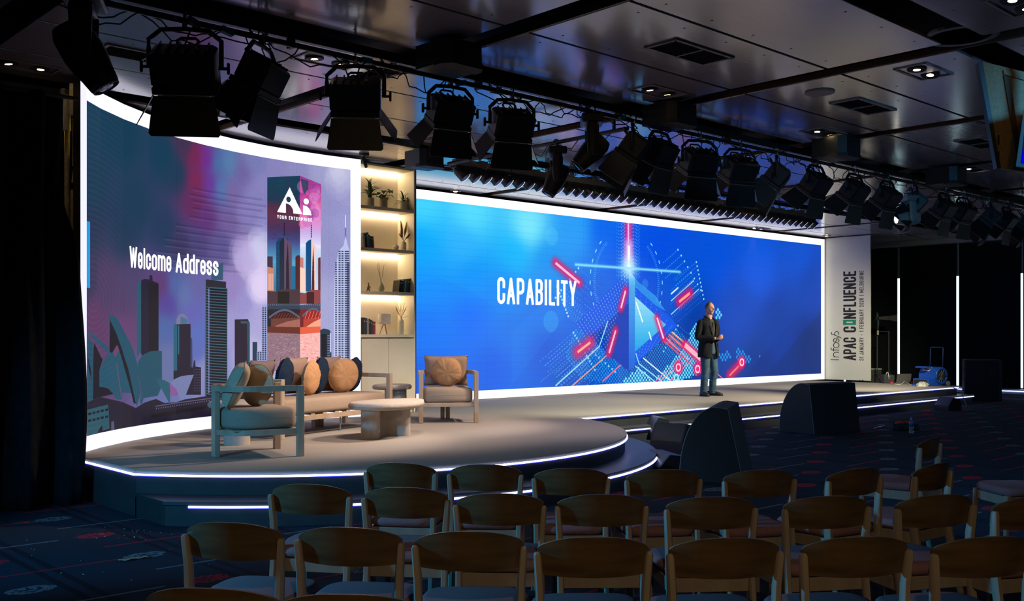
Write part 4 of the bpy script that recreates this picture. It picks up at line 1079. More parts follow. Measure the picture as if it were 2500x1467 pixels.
# ------------------------------------------------------------------ bookcase
BX0, BX1, BY0, BY1 = 8.01, 9.01, 11.80, 12.22
BC = mat('cream_lacquer', (.64,.62,.50), .5, var=.03, scale=4)
BCI = mat('cream_back_board', (.74,.69,.60), .6, var=.05, scale=3)
t = thing('bookcase', ((BX0+BX1)/2, (BY0+BY1)/2, .402), 0, 'tall cream display bookcase with warm lit shelves between the two screens', 'bookcase')
ox, oy, oz = t.location
def bb(name, x0, x1, y0, y1, z0, z1, m_=BC, par=t, ch=.003): return MB().cbox(((x0+x1)/2-ox, (y0+y1)/2-oy, (z0+z1)/2-oz), (x1-x0, y1-y0, z1-z0), ch).build(name, m_, par)
SHZ = [1.50, 2.115, 2.73, 3.325]       # upper faces +
bb('side_panel', BX0, BX0+.03, BY0, BY1, .402, 3.975); bb('side_panel', BX1-.03, BX1, BY0, BY1, .402, 3.975)
bb('top_panel', BX0+.03, BX1-.03, BY0, BY1, 3.945, 3.975); bb('back_panel', BX0+.03, BX1-.03, BY1-.015, BY1, .43, 3.945, BCI)
bb('edge_trim', BX0-.006, BX1+.006, BY0-.008, BY0+.002, 3.972, 3.99, BLK2); bb('edge_trim', BX1, BX1+.012, BY0-.004, BY1, .402, 3.985, BLK2)
bb('plinth', BX0+.03, BX1-.03, BY0+.03, BY1-.02, .402, .46)
GLOW = emis('warm_shelf_led', (1.0,.72,.45), 44)
tops = []
for z in SHZ:
    bb('shelf', BX0+.03, BX1-.03, BY0, BY1-.015, z, z+.045); tops.append(z+.045)
for z in SHZ[1:] + [3.945]:
    MB().box(((BX0+BX1)/2-ox, BY1-.03-oy, z-.012-oz), (BX1-BX0-.08, .024, .012)).build('led_strip', GLOW, t)
xm = onY(947, BY0)[0]
bb('door', BX0+.034, xm-.002, BY0-.018, BY0+.002, .465, 1.485); bb('door', xm+.002, BX1-.034, BY0-.018, BY0+.002, .465, 1.485)

CREAM = mat('glazed_cream_ceramic', (.50,.47,.38), .45, var=.06, scale=12)
LEAF = mat('deep_green_leaf', (.018,.075,.022), .45, var=.5, scale=14); SOIL = mat('dark_potting_soil', (.03,.02,.012), .95)
def shelf_pos(px, row, dy=.16): return V((onY(px, BY0+dy)[0], BY0+dy, tops[row]))
def leaf(base, tip, w, droop=.0, fold=.25):
    base, tip = V(base), V(tip); d = tip - base; L = d.length; side = d.cross(V((0,0,1)));
    side = side.normalized() if side.length > 1e-4 else V((1,0,0)); up = side.cross(d).normalized(); mb = MB(); vs = []
    n = 7
    for i in range(n+1):
        f = i/n; ww = w*math.sin(math.pi*min(1, f*.92+.04))**.8*(1-.25*f); c = base + d*f + up*(.22*L*math.sin(math.pi*f*.9)) - V((0,0,droop*L*f*f))
        vs += [c - side*ww/2 + up*ww*fold*.5, c, c + side*ww/2 + up*ww*fold*.5]
    return vs, [g for i in range(n) for g in ((i*3, i*3+1, i*3+4, i*3+3), (i*3+1, i*3+2, i*3+5, i*3+4))]
def pot(par, r, h):
    MB().lathe([(r*.93,0),(r,.006),(r,h-.004),(r*.98,h),(r*.88,h),(r*.86,h-.02)], n=24).build('pot', CREAM, par, smooth='auto')
    MB().lathe([(.002,h-.018),(r*.87,h-.020)], n=16).build('soil', SOIL, par)
pl_specs = [(903, 'potted plant with long upright glossy leaves, leftmost on the top shelf', 'long'), (936, 'potted plant with broad heart-shaped leaves on thin stalks, middle of the top shelf', 'heart'), (986, 'potted plant with spiky arching leaves, rightmost on the top shelf', 'spiky')]
for k, (px, lab, kind) in enumerate(pl_specs):
    p = shelf_pos(px, 3, .17); t2 = thing('potted_plant', p, 0, lab, 'plant', 'plants on the top shelf'); pot(t2, .062, .135); rr = random.Random(20+k)
    nl = {'long': 26, 'heart': 16, 'spiky': 30}[kind]
    for i in range(nl):
        a = rr.uniform(0, 2*math.pi); rad = rr.uniform(.02, .05)
        b0 = V((rad*.5*math.cos(a), rad*.5*math.sin(a), .12)); mb = MB()
        if kind == 'long':
            up_ = rr.uniform(.08, .34); out_ = rr.uniform(.07, .15)*(1.25 if up_ < .2 else .8)
            vs, fs = leaf(b0 + V((0,0,up_*.35)), b0 + V((math.cos(a)*out_, math.sin(a)*out_*.7, up_)), rr.uniform(.045,.078), rr.uniform(0,.25)); mb.tube([b0, b0 + V((0,0,up_*.36))], .004, 5)
        elif kind == 'heart':
            out_ = rr.uniform(.03,.14); h = rr.uniform(.03,.16); c = b0 + V((math.cos(a)*out_, math.sin(a)*out_*.7, h))
            mb.tube([b0, (b0+c)/2 + V((0,0,.03)), c], .003, 5); vs, fs = leaf(c - V((math.cos(a), math.sin(a), .1))*.03, c + V((math.cos(a), math.sin(a), -.35))*.065, .085, .2, .12)
        else:
            out_ = rr.uniform(.08,.19); h = rr.uniform(-.02,.20); vs, fs = leaf(b0, b0 + V((math.cos(a)*out_, math.sin(a)*out_*.75, h)), rr.uniform(.018,.034), rr.uniform(.1,.4))
        mb.add(vs, fs).build('leaf', LEAF, t2, smooth=True)
BOOKC = [(.02,.02,.022),(.03,.16,.20),(.02,.10,.16),(.05,.22,.28),(.20,.03,.02),(.45,.43,.38),(.10,.05,.03),(.30,.02,.06),(.06,.09,.04),(.35,.36,.36),(.015,.04,.08)]
def books(px0, px1, row, specs, lean, gname, word, dy=.13):
    x = onY(px0, BY0+dy)[0]
    n = len(specs)
    for i, (w, h, ci, nm) in enumerate(specs):
        a = lean[i] if isinstance(lean, list) else lean
        d = .16
        c = BOOKC[ci]; t3 = thing('book', (x + w/2 + max(0, h*math.sin(a))*0, BY0+dy+.02, tops[row]), 0, '%s book, %s on the %s' % (nm, ordn(i, n), word), 'book', gname)
        M = Matrix.Rotation(a, 4, 'Y'); cm = mat('book_cover_%d' % ci, c, .55, var=.08, scale=40)
        off = max(0.0, -math.sin(a)*w/2) + (abs(math.sin(a))*w/2)
        MB().cbox(M @ V((0, 0, h/2)) + V((0,0,abs(math.sin(a))*w/2)), (w, d, h), .002, M=M).build('cover', cm, t3)
        MB().box(M @ V((0, .004, h/2)) + V((0,0,abs(math.sin(a))*w/2)), (w-.006, d-.004, h+.001), M=M).build('page_block', mat('book_pages', (.6,.55,.45), .8), t3)
        MB().box(M @ V((0, -d/2-.0006, h*.78)) + V((0,0,abs(math.sin(a))*w/2)), (w*.5, .001, h*.06), M=M).build('spine_band', mat('spine_print_pale', (.55,.52,.42), .6), t3)
        x += w/math.cos(a) + .0015
books(882.5, 917, 2, [(.028,.215,5,'grey-brown'),(.030,.205,0,'black'),(.040,.222,3,'tall teal-grey'),(.028,.190,2,'teal'),(.022,.175,6,'dark brown'),(.026,.170,4,'rust red')], [-.10,-.12,-.10,-.14,-.12,-.10], 'books on the second shelf', 'second shelf from the top')
books(881.5, 914, 0, [(.030,.240,0,'tall black'),(.034,.232,10,'black'),(.022,.226,5,'cream-spined'),(.030,.222,0,'black'),(.030,.205,10,'dark navy'),(.022,.188,6,'dark brown'),(.030,.182,7,'dark red')], 0, 'books on the lowest open shelf', 'lowest open shelf')
books(967.5, 1012, 1, [(.070,.170,0,'thick black'),(.026,.195,2,'tall dark teal'),(.020,.200,5,'pale-spined'),(.024,.200,1,'blue-green'),(.026,.200,8,'dark green'),(.028,.200,0,'black'),(.022,.215,9,'white-grey'),(.020,.218,9,'grey'),(.024,.222,10,'slate grey')], [.13,.13,.12,.12,.12,.10,0,0,0], 'books on the third shelf', 'third shelf from the top')
DRY = mat('dried_grass_brown', (.20,.10,.05), .9, var=.3, scale=60); DRY2 = mat('dried_grass_straw', (.45,.30,.15), .9, var=.25, scale=60)
def plume(p0, p1, w, n, seed):
    rr = random.Random(seed); p0, p1 = V(p0), V(p1); mb = MB(); d = p1 - p0
    mb.tube([p0, p0 + d*.5 + V((0,0,.01)), p1], .0016, 4)
    for i in range(n):
        f = rr.uniform(.35, 1.0); a = rr.uniform(0, 2*math.pi); ww = w*math.sin(math.pi*min(.98, (f-.30)/.72))
        b0 = p0 + d*f; e = b0 + d.normalized()*w*1.1 + V((math.cos(a), math.sin(a), 0))*ww*.55; s = V((-math.sin(a), math.cos(a), 0))*.0022
        mb.add([b0 - s, b0 + s, e], [(0,1,2)])
    return mb
t2 = thing('pampas_vase', shelf_pos(985.5, 2, .14), 0, 'slim cream bottle vase holding brown feathery grasses on the second shelf', 'vase')
MB().lathe([(.036,0),(.040,.004),(.040,.112),(.034,.128),(.016,.134),(.015,.15),(.018,.152)], n=20).build('vase', CREAM, t2, smooth='auto')
for i, (dx, h) in enumerate([(-.085,.44),(-.05,.38),(-.02,.30),(.01,.33),(.045,.36),(.09,.44),(.11,.28),(.075,.22),(-.03,.24)]): plume((0,0,.14), (dx*.8, (i%3-1)*.03, h*.9), .052, 240, i).build('grass_plume', DRY, t2)
t2 = thing('round_vase', shelf_pos(966, 2, .14), 0, 'small round cream bud vase with pinched neck on the second shelf', 'vase')
MB().lathe([(.02,0),(.040,.015),(.048,.042),(.040,.070),(.016,.084),(.010,.088),(.011,.096)], n=20).build('body', CREAM, t2, smooth=True)
t2 = thing('stalk_vase', shelf_pos(930.5, 1, .15), 0, 'oval grey-green vase with three dried stalks on the third shelf', 'vase')
MB().lathe([(.03,0),(.046,.03),(.048,.06),(.036,.10),(.018,.122),(.016,.135),(.02,.138)], n=20).build('vase', mat('grey_green_ceramic', (.36,.36,.28), .5), t2, smooth='auto')
for i, (dx, h) in enumerate([(-.07,.40),(-.045,.42),(.05,.39)]): plume((0,0,.12), (dx, 0, h), .014, 90, 40+i).build('grass_plume', DRY, t2)
t2 = thing('figurine', shelf_pos(900, 1, .12), 0, 'small bronze abstract figurine of a seated figure on the third shelf', 'ornament')
BRZ = mat('aged_bronze', (.16,.10,.05), .35, metal=.8)
MB().tube([(-.03,0,.0),(-.02,0,.04),(.0,0,.035),(.02,0,.0)], .009, 6).tube([(.0,0,.035),(.005,0,.075),(-.004,.0,.10)], [.010,.012,.007], 6).tube([(.005,0,.08),(.03,0,.06),(.022,0,.03)], .005, 5).tube([(.0,0,.08),(-.024,0,.062),(-.02,0,.035)], .005, 5).build('body', BRZ, t2, smooth=True)
MB().lathe([(.004,-.014),(.013,0),(.004,.014)], (-.004,0,.112), 10).build('head', BRZ, t2, smooth=True)
MB().cbox((0,0,.003), (.075,.04,.006), .001).build('base', BRZ, t2)
t2 = thing('table_lamp', shelf_pos(938.5, 0, .15), 0, 'small unlit tripod lamp with white drum shade on the lowest open shelf', 'lamp')
OAK = mat('pale_oak', (.42,.27,.14), .5, var=.15, scale=8, stretch=(1,1,12))
MB().lathe([(.089,.150),(.092,.152),(.092,.296),(.089,.298)], n=28).build('shade', mat('white_linen_shade', (.62,.60,.55), .8), t2, smooth='auto')
for i in range(3):
    a = i*2.094 + .5; MB().cyl((.07*math.cos(a), .07*math.sin(a), 0), (.012*math.cos(a), .012*math.sin(a), .155), .006, .008, 8).build('leg', OAK, t2)
MB().cyl((0,0,.14), (0,0,.165), .02).build('socket', OAK, t2)
t2 = thing('straw_vase', shelf_pos(979.5, 0, .15), 0, 'tall cream bottle vase holding straw-coloured wheat grass on the lowest open shelf', 'vase')
MB().lathe([(.034,0),(.038,.004),(.038,.19),(.030,.215),(.014,.228),(.013,.245),(.016,.247)], n=20).build('vase', CREAM, t2, smooth='auto')
for i in range(16):
    a = (i-7.5)/7.5; plume((0,0,.235), (a*.115 + (.06 if i == 15 else 0), ((i*7)%5-2)*.012, .46 - .09*a*a - (.09 if i == 15 else 0)), .016, 60, 60+i).build('grass_plume', DRY2, t2)
t2 = thing('wire_ornament', shelf_pos(921, 0, .11), 0, 'thin wire leaf ornament between the dark books and the tripod lamp', 'ornament')
mb = MB()
for i in range(5): mb.tube([(0,0,0), (.012*(i-2), 0, .03), (.022*(i-2), 0, .055 + .01*(2-abs(i-2))), (.016*(i-2), 0, .045)], .0012, 4)
mb.build('wire', BRASS, t2)
# ------------------------------------------------------------------ lounge furniture on the round platform
SZ = .402
ASH = mat('pale_ash_wood', (.36,.28,.20), .5, var=.14, scale=9, stretch=(1,1,.12), bump=.03)
WEAVE = mat('beige_upholstery', (.34,.265,.20), .95, spec=.1, var=.10, scale=190, bump=.25)
TAN = mat('tan_velvet', (.44,.245,.12), .85, spec=.2, var=.08, scale=40); NAVY = mat('navy_velvet', (.008,.020,.045), .9, spec=.15, var=.2, scale=40)
TAUPE = mat('taupe_cloth', (.30,.21,.165), .9, spec=.1, var=.08, scale=90); SANDC = mat('sand_cloth', (.45,.36,.25), .9, spec=.1, var=.07, scale=120)
PLUM = mat('grey_plum_cloth', (.16,.12,.13), .9, spec=.1, var=.08, scale=90)
PLAST = mat('pale_plaster', (.40,.36,.31), .85, spec=.2, var=.07, scale=24, bump=.06)
def rrect(w, d, r, n=6):
    pts = []
    for cx_, cy_, a0 in ((w/2-r, d/2-r, 0), (-w/2+r, d/2-r, 90), (-w/2+r, -d/2+r, 180), (w/2-r, -d/2+r, 270)):
        pts += [(cx_ + r*math.cos(R(a0 + 90*i/n)), cy_ + r*math.sin(R(a0 + 90*i/n))) for i in range(n+1)]
    return pts
def soft_slab(poly, z0, z1, k, mb=None):
    """slab with rounded rim from an outline"""
    mb = mb or MB(); c = V((sum(p[0] for p in poly)/len(poly), sum(p[1] for p in poly)/len(poly), 0)); rings = []
    N = len(poly)
    def inset(t):
        out = []
        for i, p in enumerate(poly):
            a = poly[(i-1) % N]; b = poly[(i+1) % N]; dx, dy = b[0]-a[0], b[1]-a[1]; L = math.hypot(dx, dy) or 1
            out.append((p[0] - dy/L*t, p[1] + dx/L*t))
        return out
    for a in (90, 60, 30, 0): rings.append([V((x, y, z0 + k*(1-math.sin(R(a))))) for x, y in inset(k*(1-math.cos(R(a))))])
    for a in (0, 30, 60, 90): rings.append([V((x, y, z1 - k*(1-math.sin(R(a))))) for x, y in inset(k*(1-math.cos(R(a))))])
    return mb.loft(rings)
def face_dir(v): return math.atan2(v[1], v[0]) - math.pi/2
def dir_cam(lat, dep): v = LD(lat, dep); return v.normalized()

def armchair(loc, rz, label):
    t = thing('armchair', loc, rz, label, 'armchair', 'low lounge armchairs')
    W, D, H = .355, .34, .665
    for s in (-1, 1):
        MB().cbox((s*W, D, H/2), (.055, .065, H), .004).build('leg', ASH, t)
        MB().cbox((s*.036, -.355, (H-.04)/2), (.055, .05, H-.04), .004).build('leg', ASH, t)
    arcp = [(-W, D)] + [(-W, y) for y in (.2, .05)] + [(W*math.cos(R(a)), -.02 + .345*math.sin(R(a))) for a in range(180, 361, 9)] + [(W, y) for y in (.05, .2)] + [(W, D)]
    MB().tube([(x, y, H-.026) for x, y in arcp], .02, flat=(.048, .052)).build('arm_rail', ASH, t)
    arcq = [(x*.98, y if y > 0 else y*.97) for x, y in arcp]
    mb = MB().tube([(x, y, .235) for x, y in arcq], .02, flat=(.035, .05)); mb.cbox((0, D-.01, .235), (2*W-.05, .04, .05), .003); mb.build('seat_frame', ASH, t)
    MB().cbox((0, .02, .255), (.62, .58, .012), .002).build('slat_base', ASH, t)
    pol = [(.315*math.cos(R(a)), -.03 + .29*math.sin(R(a))) for a in range(180, 361, 10)] + rrect(.63, .70, .05, 3)[0:0] + [(.315, .27), (.27, .325), (-.27, .325), (-.315, .27)]
    pol = pol[::1]
    cu = soft_slab(pol, .262, .455, .05).build('seat_cushion', WEAVE, t, smooth=True)
    MB().tube([(x*.995, y*.995, .36) for x, y in pol], .004, 5, closed=True).build('seam', WEAVE, cu)
    return t
A1 = LD(-2.46, 9.545, SZ); armchair(A1, face_dir(dir_cam(.86, .51)), 'low ash-framed armchair seen from the side at the front left of the stage')
A2 = LD(-.86, 13.25, SZ); armchair(A2, face_dir(dir_cam(.13, -.985)), 'low ash-framed armchair facing the audience in front of the blue screen')

def sofa(loc, rz, label, L=2.06):
    t = thing('sofa', loc, rz, label, 'sofa'); W = L/2; D = .37; H = .655
    for s in (-1, 1):
        MB().cbox((s*W, D-.02, H/2), (.06, .06, H), .004).build('leg', ASH, t)
        MB().cbox((s*W, -D+.02, H/2), (.06, .06, H), .004).build('leg', ASH, t)
        MB().cbox((s*.42-.04, -D+.05, .09), (.07, .07, .18), .004).build('leg', ASH, t); MB().cbox((s*.42+.05, -D+.05, .09), (.07, .07, .18), .004).build('leg', ASH, t)
        MB().cbox((s*W, -.01, H-.025), (.06, 2*D-.08, .05), .004).build('arm_rail', ASH, t)
    MB().cbox((0, -D+.02, .47), (2*W-.06, .035, .055), .004).build('back_rail', ASH, t)
    mb = MB()
    for y in (D-.03, -D+.03): mb.cbox((0, y, .205), (2*W-.06, .04, .055), .003)
    for s in (-1, 1): mb.cbox((s*(W-.03), 0, .205), (.04, 2*D-.1, .055), .003)
    mb.build('seat_frame', ASH, t)
    for i in range(9): MB().cbox((-W+.14+i*(2*W-.28)/8, 0, .238), (.07, 2*D-.1, .014), .002).build('slat', ASH, t)
    MB().cyl((-.12, D-.10, 0), (-.12, D-.10, .18), .009, n=8).build('support_rod', STEEL, t)
    soft_slab(rrect(2*W-.10, 2*D-.06, .05), .25, .425, .045).build('seat_cushion', WEAVE, t, smooth=True)
    return t
SA, SB = V((-2.50, 10.86)), V((-1.54, 12.60))       # front corners, sideways and forward
ax = (SB - SA).normalized(); fr = V((ax[1], -ax[0]))
mid = (SA + SB)/2 - fr*.35
srz = face_dir(dir_cam(fr[0], fr[1])); sofa(LD(mid[0], mid[1], SZ), srz, 'long beige sofa with low ash frame along the curved screen', (SB-SA).length)

def round_cushion(name, loc, rz, tilt, r, th, mt, label, grp, seed=0, piping=None, cat='cushion'):
    t = thing(name, loc, rz, label, cat, grp); rr = random.Random(seed); ph = [rr.uniform(0, 6.28) for _ in range(4)]
    def srf(sg):
        def f(u, v):
            a = 2*math.pi*u; q = v; rad = r*q*(1 + .012*math.sin(5*a+ph[0]))
            z = th/2*(1 - q**3.2)**.62
            wr = .007*math.sin(26*a + ph[1] + 3*math.sin(3*a))*max(0, (q-.55)/.45)*(1-q*.6)*1.6 + .004*math.sin(7*a+ph[2])*q
            return V((rad*math.cos(a), sg*(z + wr*(1 if q < .99 else 0)), rad*math.sin(a)))
        return f
    mb = MB(); mb.grid(srf(1), 72, 10); mb.grid(srf(-1), 72, 10)
    M = Matrix.Translation((0, 0, r*math.cos(tilt) + th*.22*abs(math.sin(tilt)))) @ Matrix.Rotation(tilt, 4, 'X')
    mb.v = [tuple(M @ V(p)) for p in mb.v]; mb.build('cover', mt, t, smooth=True)
    MB().tube([M @ V((r*1.003*math.cos(a*math.pi/24), 0, r*1.003*math.sin(a*math.pi/24))) for a in range(48)], .005, 5, closed=True).build('piping', piping or mt, t, smooth=True)
    return t
def square_cushion(name, loc, rz, tilt, w, th, mt, label, grp, roll=0.0, wide=1.0):
    t = thing(name, loc, rz, label, 'cushion', grp)
    def srf(sg):
        def f(u, v):
            x, y = 2*u-1, 2*v-1; e = (1-x**4)*(1-y**4); k = 1 - .06*(1-abs(x)**2)*abs(y)**6 ; k2 = 1 - .06*(1-abs(y)**2)*abs(x)**6
            return V((w/2*x*k2*wide, sg*(th/2*max(0, e)**.5 + .004*math.sin(9*x+5*y)*e), w/2*y*k))
        return f
    mb = MB(); mb.grid(srf(1), 18, 18); mb.grid(srf(-1), 18, 18)
    M = Matrix.Translation((0, 0, w/2*math.cos(tilt)*(abs(math.cos(roll)) + abs(math.sin(roll))) + th*.2*abs(math.sin(tilt)))) @ Matrix.Rotation(tilt, 4, 'X') @ Matrix.Rotation(roll, 4, 'Y')
    mb.v = [tuple(M @ V(p)) for p in mb.v]; mb.build('cover', mt, t, smooth=True)
    ring = [(-1,-1),(1,-1),(1,1),(-1,1)]; pts = []
    for i in range(4):
        a, b = ring[i], ring[(i+1) % 4]
        for k in range(8):
            x, y = a[0]+(b[0]-a[0])*k/8, a[1]+(b[1]-a[1])*k/8; k1 = 1 - .06*(1-abs(x)**2)*abs(y)**6; k2 = 1 - .06*(1-abs(y)**2)*abs(x)**6
            pts.append(M @ V((w/2*x*k2*wide, 0, w/2*y*k1)))
    MB().tube(pts, .005, 5, closed=True).build('piping', mt, t, smooth=True)
    return t
ST = SZ + .422
def on_sofa(f, back, z=ST):
    p = SA + (SB - SA)*f - fr*back; return LD(p[0], p[1], z)
# f runs from the near end to the far end of the sofa
square_cushion('square_cushion', on_sofa(.10, .50), srz+.1, -.26, .44, .13, PLUM, 'grey-plum square cushion at the near end of the sofa, mostly hidden', 'sofa cushions')
square_cushion('square_cushion', on_sofa(.44, .62), srz-.05, -.22, .45, .12, TAUPE, 'taupe square cushion on the sofa between first navy and middle tan round cushions', 'sofa cushions')
square_cushion('square_cushion', on_sofa(.76, .62), srz, -.22, .45, .12, TAUPE, 'taupe square cushion peeping out behind the far tan round cushion', 'sofa cushions')
round_cushion('round_cushion', on_sofa(.27, .43), srz+.42, -.16, .225, .15, NAVY, 'navy round cushion nearest the near end of the sofa', 'sofa cushions', 1)
round_cushion('round_cushion', on_sofa(.45, .34), srz+.30, -.10, .205, .15, TAN, 'tan round pleated cushion in the middle of the sofa', 'sofa cushions', 2)
round_cushion('round_cushion', on_sofa(.60, .45), srz+.42, -.16, .225, .15, NAVY, 'navy round cushion between the two tan round cushions on the sofa', 'sofa cushions', 3)
round_cushion('round_cushion', on_sofa(.775, .37), srz-.35, -.14, .210, .16, TAN, 'tan round pleated cushion nearest the far end of the sofa', 'sofa cushions', 4)
round_cushion('round_cushion', on_sofa(.92, .44), srz+.30, -.16, .215, .15, NAVY, 'navy round cushion at the far end of the sofa', 'sofa cushions', 5)
a1z = face_dir(dir_cam(.86, .51)); S1 = SZ + .452
def on_arm(loc, rz, x, y, z): return V(loc) + Matrix.Rotation(rz, 3, 'Z') @ V((x, y, 0)) + V((0,0,z-loc[2]))
square_cushion('square_cushion', on_arm(A1, a1z, .02, -.17, S1-.01), a1z-.25, -.42, .42, .17, SANDC, 'sand square cushion leaning in the front left armchair', 'armchair cushions', .12)
round_cushion('round_cushion', on_arm(A1, a1z, -.08, .06, S1), a1z+.55, -.10, .20, .14, SANDC, 'pale round cushion with mustard piping standing in the front left armchair', 'armchair cushions', 7, mat('mustard_piping', (.5,.26,.04), .8))
a2z = face_dir(dir_cam(.13, -.985))
square_cushion('square_cushion', on_arm(A2, a2z, 0, -.20, S1), a2z, -.25, .41, .13, TAUPE, 'brown square cushion against the back of the far armchair', 'armchair cushions', 0.0, 1.42)
round_cushion('round_cushion', on_arm(A2, a2z, -.0, .0, S1), a2z-.1, -.24, .200, .14, TAN, 'tan round pleated cushion in the far armchair', 'armchair cushions', 9)

def pebble(a, b, k, n=40):
    return [(a*math.cos(t)*(1 + k*math.cos(t) + .06*math.cos(3*t)), b*math.sin(t)*(1 - k*.8*math.cos(t))) for t in (2*math.pi*i/n for i in range(n))]
# coffee table
tc_ = LD(-1.385, 11.15, SZ); t = thing('coffee_table', tc_, R(-28) + YAW, 'low pebble-shaped plaster coffee table on two slab legs in front of the sofa', 'table')
soft_slab(pebble(.54, .345, .08), .325, .402, .037).build('tabletop', PLAST, t, smooth=True)
def slab_leg(a, b, cx_, cy_, rz, h):
    M = Matrix.Translation((cx_, cy_, 0)) @ Matrix.Rotation(rz, 4, 'Z'); p = rrect(a, b, min(a, b)*.49, 8)
    return MB().prism(p, 0, h, M=M).build('leg', PLAST, t, smooth='auto')
Li = Matrix.Rotation(-t.rotation_euler[2], 3, 'Z'); q1 = Li @ LD(-.17, -.16); q2 = Li @ LD(.06, .20)
slab_leg(.19, .30, q1.x, q1.y, -t.rotation_euler[2] + YAW - R(90) + R(12), .33); slab_leg(.36, .17, q2.x, q2.y, -t.rotation_euler[2] + YAW - R(90) - R(14), .33)
# side tables
t = thing('side_table', LD(-2.86, 10.38, SZ), .3, 'low pale plaster side table behind the front left armchair', 'table', 'plaster side tables')
soft_slab(pebble(.30, .25, .08), .385, .455, .034).build('tabletop', PLAST, t, smooth=True); MB().cyl((0.02,0,0), (0.02,0,.39), .133, n=28).build('leg', PLAST, t, smooth='auto')
t = thing('side_table', LD(-1.62, 13.62, SZ), .5, 'low pale plaster side table between the sofa arm and the bookcase', 'table', 'plaster side tables')
soft_slab(pebble(.30, .26, .06), .40, .465, .032).build('tabletop', PLAST, t, smooth=True); MB().cyl((.05,-.02,0), (.05,-.02,.405), .15, n=28).build('leg', PLAST, t, smooth='auto')
# ------------------------------------------------------------------ the speaker
SKIN = mat('skin', (.58,.30,.21), .5, spec=.4, var=.10, scale=9); HAIR = mat('grey_brown_hair', (.10,.08,.065), .7, var=.4, scale=60)
JACK = mat('charcoal_jacket_wool', (.010,.012,.015), .85, spec=.2, var=.2, scale=160, bump=.1); SHIRT = mat('dark_grey_polo', (.040,.041,.038), .9, var=.1, scale=90)
DENIM = mat('faded_blue_denim', (.035,.085,.125), .85, var=.45, scale=7, bump=.15); SHOE = mat('black_suede_shoe', (.010,.011,.016), .6, var=.2)
def ell(c, rx, ry, ux, uy, n=20, p=2.0, fr_=0.0):
    out = []
    for i in range(n):
        a = 2*math.pi*i/n; ca, sa = math.cos(a), math.sin(a)
        x = math.copysign(abs(ca)**(2/p), ca)*rx; y = math.copysign(abs(sa)**(2/p), sa)*ry
        out.append(V(c) + ux*x + uy*y)
    return out
def limb(mb, pts, rad, n=14, flat=1.0, up=V((0,1,0))):
    """tapered tube along joints (interpolated), radii (a, b) per joint"""
    pts = [V(p) for p in pts]; P = []; Rr = []
    for i in range(len(pts)-1):
        p0 = pts[max(0,i-1)]; p1 = pts[i]; p2 = pts[i+1]; p3 = pts[min(len(pts)-1, i+2)]
        for k in range(4):
            t = k/4; P.append(.5*((2*p1) + (p2-p0)*t + (2*p0-5*p1+4*p2-p3)*t*t + (3*p1-p0-3*p2+p3)*t**3)); Rr.append(rad[i] + (rad[i+1]-rad[i])*t)
    P.append(pts[-1]); Rr.append(rad[-1]); rings = []
    for i, p in enumerate(P):
        d = (P[min(i+1, len(P)-1)] - P[max(0, i-1)]).normalized(); u = d.cross(up)
        u = u.normalized() if u.length > .05 else V((1,0,0)); w = u.cross(d).normalized(); rings.append(ell(p, Rr[i], Rr[i]*flat, u, w, n))
    return mb.loft(rings)
UX, UY, UZ = V((1,0,0)), V((0,1,0)), V((0,0,1))
pp = LD((1730-CX)/FPX*18.75, 18.75, .397)
pz = face_dir(dir_cam(.60, -.80))
t = thing('person', pp, pz, 'man in dark jacket, dark polo and blue jeans standing on stage with hands together', 'person')
# local frame: +Y forward, +X to his right side
body = MB()
def head_pt(u, v):
    a = 2*math.pi*u - math.pi/2*0; ph = math.pi*(v - .5)               # v 0 chin side .. 1 crown
    x = math.cos(ph)*math.sin(a); y = math.cos(ph)*math.cos(a); z = math.sin(ph)
    X_ = .077*x; Y_ = .096*y; Z_ = .122*z
    if z < 0: X_ *= 1 + .30*z; Y_ *= 1 + (.08*z if y > 0 else .30*z)
    if y > .2 and z < -.2: Y_ += .012*(-z)                                # chin
    if y > 0: X_ *= 1 - .08*y
    f = math.exp(-((X_)/.012)**2)                                         # nose, brow, eye hollows, lips
    if y > 0:
        Y_ += .024*f*math.exp(-((Z_+.020)/.016)**2) + .012*f*math.exp(-((Z_+.002)/.020)**2)
        Y_ += .006*math.exp(-((Z_-.022)/.010)**2)*math.exp(-(X_/.05)**2)
        for s in (-1, 1): Y_ -= .011*math.exp(-((X_-s*.031)/.014)**2 - ((Z_-.004)/.011)**2)
        Y_ += .006*math.exp(-(X_/.022)**2 - ((Z_+.052)/.010)**2) - .004*math.exp(-(X_/.02)**2 - ((Z_+.052)/.0025)**2)
        Y_ += .006*math.exp(-(X_/.02)**2 - ((Z_+.088)/.014)**2)
        for s in (-1, 1): Y_ += .006*math.exp(-((X_-s*.045)/.018)**2 - ((Z_+.018)/.02)**2)
    return V((X_, Y_, Z_))
HM = Matrix.Translation((0, .03, 1.625)) @ Matrix.Rotation(R(-8), 4, 'Z') @ Matrix.Rotation(R(3), 4, 'X')
hb = MB().grid(head_pt, 48, 36); hb.v = [tuple(HM @ V(p)) for p in hb.v]; body.add(hb.v, hb.f)
for s in (-1, 1):       # ears
    e = MB().lathe([(.004,-.010),(.020,-.006),(.026,0),(.020,.008),(.008,.004)], n=14, M=Matrix.Rotation(R(90*s), 4, 'Y') @ Matrix.Scale(1.35, 4, V((1,0,0))))
    e.v = [tuple(HM @ (V(p) + V((s*.076, -.012, -.008)))) for p in e.v]; body.add(e.v, e.f)
limb(body, [(0, .0, 1.36), (0, .005, 1.46), (0, .018, 1.56)], [.070, .060, .058], 18)
